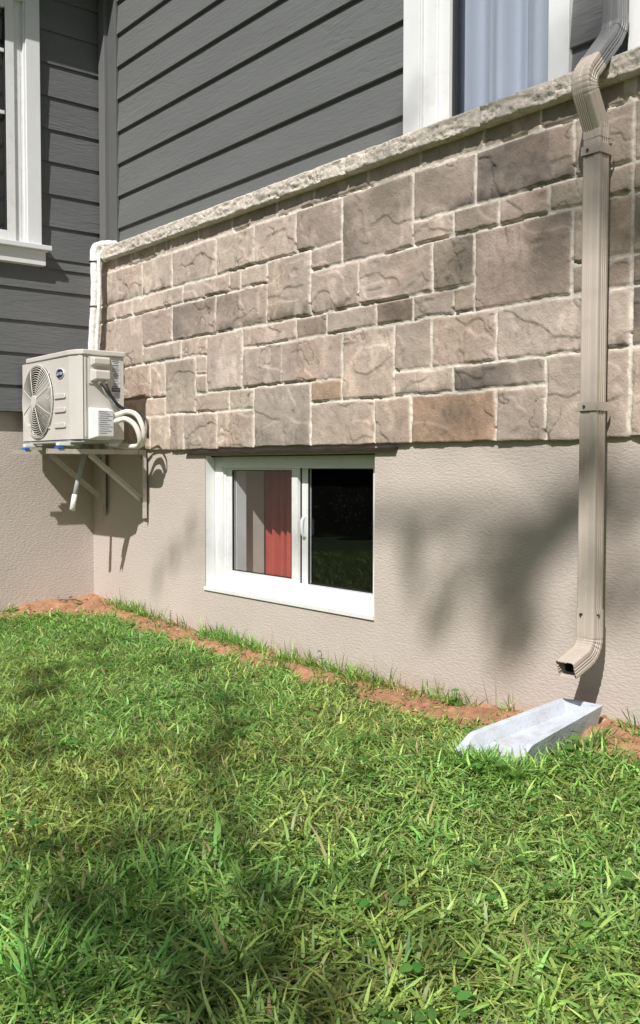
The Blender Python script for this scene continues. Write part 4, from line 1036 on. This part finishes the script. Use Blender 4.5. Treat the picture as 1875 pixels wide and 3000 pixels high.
# 5. dry clippings
x, y = scatter(4500, 0, 4.95, -2.75, -.05, lambda x, y: in_view(x, y) & off_block(x, y)); n = len(x)
add_blades(x, y, RNG.uniform(.012, .045, n), RNG.uniform(.0014, .003, n), RNG.uniform(0, 6.28, n), RNG.uniform(1.2, 1.6, n), RNG.uniform(-.2, .2, n),
           np.array([.42, .33, .19]) * (1 + RNG.normal(0, .25, (n, 1))), nseg=3, zoff=np.full(n, 0.) + RNG.uniform(.004, .03, n))
# 6. lawn outside the frame
x, y = scatter(120000, -3.5, 8, -5.9, -.02, lambda x, y: (~in_view(x, y, .15)) & (((x > .01) & lawn_ok(x, y)) | ((x < 0) & (y < -1.5)))); n = len(x)
add_blades(x, y, RNG.uniform(.04, .09, n), RNG.uniform(.006, .011, n), RNG.uniform(0, 6.28, n), RNG.uniform(.2, 1.2, n), RNG.uniform(.1, 1.2, n), gcol(x, y, n), nseg=3)
vo = 0; Vs = []; Ls = []; Ss = []; Cs = []
for (v, li, sz, c) in parts: Vs.append(v); Ls.append(li + vo); Ss.append(sz); Cs.append(c); vo += len(v)
gr_o = np_mesh('grass', np.vstack(Vs), None, M['grass'], col=np.vstack(Cs), loops=(np.concatenate(Ls), np.concatenate(Ss)))
tag(gr_o, 'green mown lawn of mixed crabgrass sloping up to the walls', 'grass', kind='stuff')

# ---- broadleaf weeds and clover (rounded leaves)
def leaf_disc(c, r, nrm, az, lobes=0):
    c = Vector(c); nrm = Vector(nrm).normalized(); a = nrm.cross(Vector((math.cos(az), math.sin(az), .1))).normalized(); d = nrm.cross(a)
    pts = []
    for k in range(9):
        t = 2 * math.pi * k / 9; rx = r * (1.25 * math.cos(t)); ry = r * .8 * math.sin(t); pts.append(c + a * rx + d * ry - nrm * (.15 * r * (math.cos(t) ** 2)))
    return [c] + pts
wv = []; wf = []; wc = []
def add_leaf(c, r, nrm, az, col):
    o = len(wv); P = leaf_disc(c, r, nrm, az); wv.extend([tuple(p) for p in P]); wf.extend([(o, o + 1 + k, o + 1 + (k + 1) % 9) for k in range(9)]); wc.extend([col] * 10)
rw = random.Random(9)
for _ in range(520):
    x = rw.uniform(1, 4.8); y = rw.uniform(-2.5, -.35)
    if not in_view(np.array([x]), np.array([y]), .1)[0]: continue
    if float(fbm(x * 1.6, y * 1.6, 701, 2)) < .52 or not off_block(np.array(x), np.array(y)): continue
    h = float(ground_h(x, y)) + rw.uniform(.03, .06)
    for k in range(rw.choice([3, 3, 4])):
        a = rw.uniform(0, 6.28) if k == 0 else a + 2.1
        r = rw.uniform(.006, .0115); add_leaf((x + math.cos(a) * r * 1.2, y + math.sin(a) * r * 1.2, h + rw.uniform(-.004, .004)), r, (math.cos(a) * .3 + rw.gauss(0, .2), math.sin(a) * .3 + rw.gauss(0, .2), 1), a,
                                                (.10 * rw.uniform(.8, 1.2), .24 * rw.uniform(.8, 1.2), .05))
cl = np_mesh('clover', np.array(wv), np.array(wf), M['weed'], col=np.array(wc)); tag(cl, 'rounded clover leaves scattered through the lawn', 'clover', kind='stuff')
def weed(x, y, h, nl, r, label, lean=(0, 0)):
    global wv, wf, wc
    z0 = float(ground_h(x, y)); st = MB(); top = (x + lean[0], y + lean[1], z0 + h)
    st.tube([(x, y, z0 - .01), (x + lean[0] * .4, y + lean[1] * .4, z0 + h * .5), top], [.0022, .0018, .001], 6)
    root = thing('weed', label, 'weed')
    st.build('stem', M['weedstem'], root)
    wv, wf, wc = [], [], []
    for k in range(nl):
        t = .25 + .75 * k / max(nl - 1, 1); a = k * 2.4; rr_ = r * (1.1 - .4 * t)
        c = (x + lean[0] * t + math.cos(a) * rr_ * 1.3, y + lean[1] * t + math.sin(a) * rr_ * 1.3, z0 + h * t)
        add_leaf(c, rr_, (math.cos(a) * .5, math.sin(a) * .5, 1), a, (.11 * rw.uniform(.8, 1.2), .25 * rw.uniform(.85, 1.15), .05))
    np_mesh('leaves', np.array(wv), np.array(wf), M['weed'], root, np.array(wc)); return root
M['weedstem'] = mat('weed_stem', (.13, .20, .05), .6, .1)
weed(3.845, -.33, .075, 7, .017, 'small bright green broadleaf weed touching the long side of the splash block')
weed(2.32, -.05, .10, 3, .013, 'single thin stemmed weed with a dark drooping leaf between the grass tufts by the wall', (.01, -.02))
weed(3.12, -.07, .07, 6, .016, 'light green leafy weed in the soil left of the splash block')
weed(1.02, -.05, .09, 9, .007, 'feathery weed standing against the stucco left of the basement window', (.03, -.02))
weed(3.99, -.07, .07, 6, .013, 'leafy weed by the wall at the right edge, right of the splash block')

# ================================================================== TREE (its shade falls on the wall and the lawn)
tree = thing('shade_tree', 'tall broad leafy tree standing behind the camera across the lawn', 'tree')
def sunp(x0, z0, s): return np.array([x0 + .55 * s, -s, z0 + 1.17 * s])
blobs = [(3.60, .80, .06, 1.0), (3.54, .73, .06, 1.1), (3.48, .66, .065, 1.1), (3.42, .60, .07, 1.1), (3.34, .54, .08, 1.1), (3.25, .49, .09, 1.3), (3.16, .50, .07, 1.0), (3.29, .42, .09, 1.3), (3.35, .36, .09, 1.3), (3.41, .44, .07, .6),
         (3.31, .27, .07, 1.4), (3.28, .18, .05, 1.0), (3.24, .34, .06, .7), (2.80, .62, .05, 1.2), (2.81, .54, .05, 1.2), (2.85, .46, .05, .9), (2.90, .38, .05, .6), (2.98, .27, .06, .7), (3.06, .40, .07, .7), (3.02, .5, .06, .4),
         (3.47, .52, .12, .22), (3.18, .36, .10, .2), (3.78, .82, .09, 1.0), (3.79, .62, .11, 1.1), (3.80, .45, .08, .7), (3.68, .92, .05, .6),
         (2.95, 2.17, .08, 1.0), (3.12, 2.19, .08, 1.1), (3.32, 2.17, .10, 1.1), (3.52, 2.14, .07, .9), (2.68, 2.30, .10, .5), (3.35, 1.95, .08, .5), (3.42, 1.62, .09, .8), (3.50, 1.55, .06, .6), (2.62, 1.96, .06, 1.0), (2.70, 1.88, .05, .7), (3.08, 1.09, .06, 1.0), (2.05, 1.40, .04, .8), (3.07, 1.66, .05, .6),
         (3.62, 2.30, .07, 1.2), (3.47, 2.36, .06, .8), (3.66, 2.45, .06, 1.0),
         (.80, .27, .05, .5), (.90, .37, .04, .4), (1.0, .45, .04, .4), (1.12, .55, .04, .4),
         (.95, -1.18, .13, .9), (1.2, -1.38, .16, 1.0), (1.55, -1.62, .15, .9), (1.78, -1.78, .10, .8), (1.65, -.50, .08, 1.0), (1.45, -.55, .07, .7), (2.1, -.72, .08, .9), (.78, -.62, .10, .7),
         (2.80, -2.08, .12, 1.2), (2.66, -2.22, .13, 1.2), (2.97, -2.07, .10, 1.1), (3.12, -2.10, .09, 1.0), (3.24, -1.98, .07, .9), (2.52, -2.02, .10, 1.1), (2.36, -2.12, .10, 1.0), (3.20, -1.68, .07, .9), (3.33, -1.53, .06, .8), (3.06, -1.80, .08, .9),
         (2.62, -1.86, .07, .9), (2.25, -1.80, .08, .8), (2.9, -2.35, .10, 1.0), (3.42, -1.95, .06, .8), (2.05, -1.5, .08, .8), (3.55, -1.7, .05, .7), (2.3, -.95, .06, .7), (2.6, -1.15, .06, .6), (3.0, -1.0, .05, .6), (1.1, -.85, .08, .7)]
lv = []; rt = np.random.default_rng(21)
twigs = []
for (x0, z0, r, dn) in blobs:
    s = rt.uniform(8.5, 10.5); c = sunp(x0, z0, s); nl = int(dn * (.70 if z0 > -.2 else .9) * math.pi * r * r * 2 / .0021) + 4
    sub = c + rt.normal(0, r * .46, (6, 3)); P = sub[rt.integers(0, 6, nl)] + rt.normal(0, r * .20 + .006, (nl, 3)); lv.append(P); twigs.append((c, z0))
# main crown, its shade falls right of the photograph
for _ in range(150):
    x0 = rt.uniform(5.2, 10.5); z0 = rt.uniform(-5, 3.5); s = rt.uniform(9, 15.5); c = sunp(x0, z0, s)
    if c[2] < 5: continue
    lv.append(c + rt.normal(0, .42, (150, 3)))
P = np.vstack(lv); n = len(P)
sz_ = rt.uniform(.024, .038, n)
A_ = rt.normal(0, 1, (n, 3)); A_ /= np.linalg.norm(A_, axis=1)[:, None]; B_ = np.cross(A_, rt.normal(0, 1, (n, 3))); B_ /= np.linalg.norm(B_, axis=1)[:, None]
V = np.stack([P - A_ * sz_[:, None] * 1.3, P + B_ * sz_[:, None] * .8, P + A_ * sz_[:, None] * 1.3, P - B_ * sz_[:, None] * .8], 1).reshape(-1, 3)
F = np.arange(n * 4).reshape(-1, 4)
tc_ = np.repeat(np.array([.07, .14, .03]) * (1 + rt.normal(0, .25, (n, 1))), 4, 0)
np_mesh('crown', V, F, M['treeleaf'], tree, np.clip(tc_, .01, 1))
b = MB(); base_t = Vector((13.8, -12.6, -.4))
b.tube(spline([base_t, base_t + Vector((.1, .1, 3)), base_t + Vector((-.1, 0, 6.5)), base_t + Vector((.1, .1, 10)), base_t + Vector((0, 0, 15))], 6), [.34 - .0118 * k for k in range(25)], 14)
b.build('trunk', M['bark'], tree)
# limbs reaching left; each carries the near twigs
b = MB(); groups = [[], [], [], []]
for (c, q) in twigs: groups[0 if q > 1.2 else (1 if q > -.2 else (2 if q > -1.4 else 3))].append(c)
for gi, g in enumerate(groups):
    if not g: continue
    m_ = np.mean(g, 0); st = Vector((13.8, -12.6, m_[2] + 4.6 if gi == 1 else m_[2] - 1.0)); mid = Vector(m_) + (Vector((.8, -.2, .45)) if gi == 1 else Vector((.9, -.2, -.25)))
    b.tube(spline([st, st.lerp(mid, .5) + Vector((0, 0, .3)), mid], 6), [.09 - .005 * k for k in range(13)], 8)
    for c in g[::2]: b.tube([mid, mid.lerp(Vector(c), .6) + Vector((0, 0, .08)), Vector(c)], [.022, .013, .006], 6)
b.build('limbs', M['bark'], tree)

# ---- dense hedge line across the yard (unseen, added for the dark reflection in the panes)
hd = thing('hedge', 'long dense unseen hedge added opposite the house to darken the pane reflections', 'hedge')
n = 26000; P = np.stack([rt.uniform(-26, 9.5, n), -10.8 + rt.normal(0, .5, n), rt.uniform(-.3, 1, n)], -1)
P[:, 2] = rt.uniform(-.3, 1, n) * (3.0 + 1.1 * fbm(P[:, 0] * .35, P[:, 0] * 0, 5, 3)); sz_ = rt.uniform(.13, .24, n)
A_ = rt.normal(0, 1, (n, 3)); A_ /= np.linalg.norm(A_, axis=1)[:, None]; B_ = np.cross(A_, rt.normal(0, 1, (n, 3))); B_ /= np.linalg.norm(B_, axis=1)[:, None]
V = np.stack([P - A_ * sz_[:, None] * 1.3, P + B_ * sz_[:, None] * .8, P + A_ * sz_[:, None] * 1.3, P - B_ * sz_[:, None] * .8], 1).reshape(-1, 3)
np_mesh('hedge_foliage', V, np.arange(n * 4).reshape(-1, 4), M['treeleaf'], hd, np.repeat(np.clip(np.array([.05, .095, .025]) * (1 + rt.normal(0, .3, (n, 1))), .005, 1), 4, 0))
b = MB()
for k in range(18): xk = -25 + k * 2; b.tube([(xk, -10.8, -.5), (xk + .2, -10.7, 1.8), (xk, -10.8, 2.8)], [.12, .09, .04], 8)
b.build('hedge_stems', M['bark'], hd)
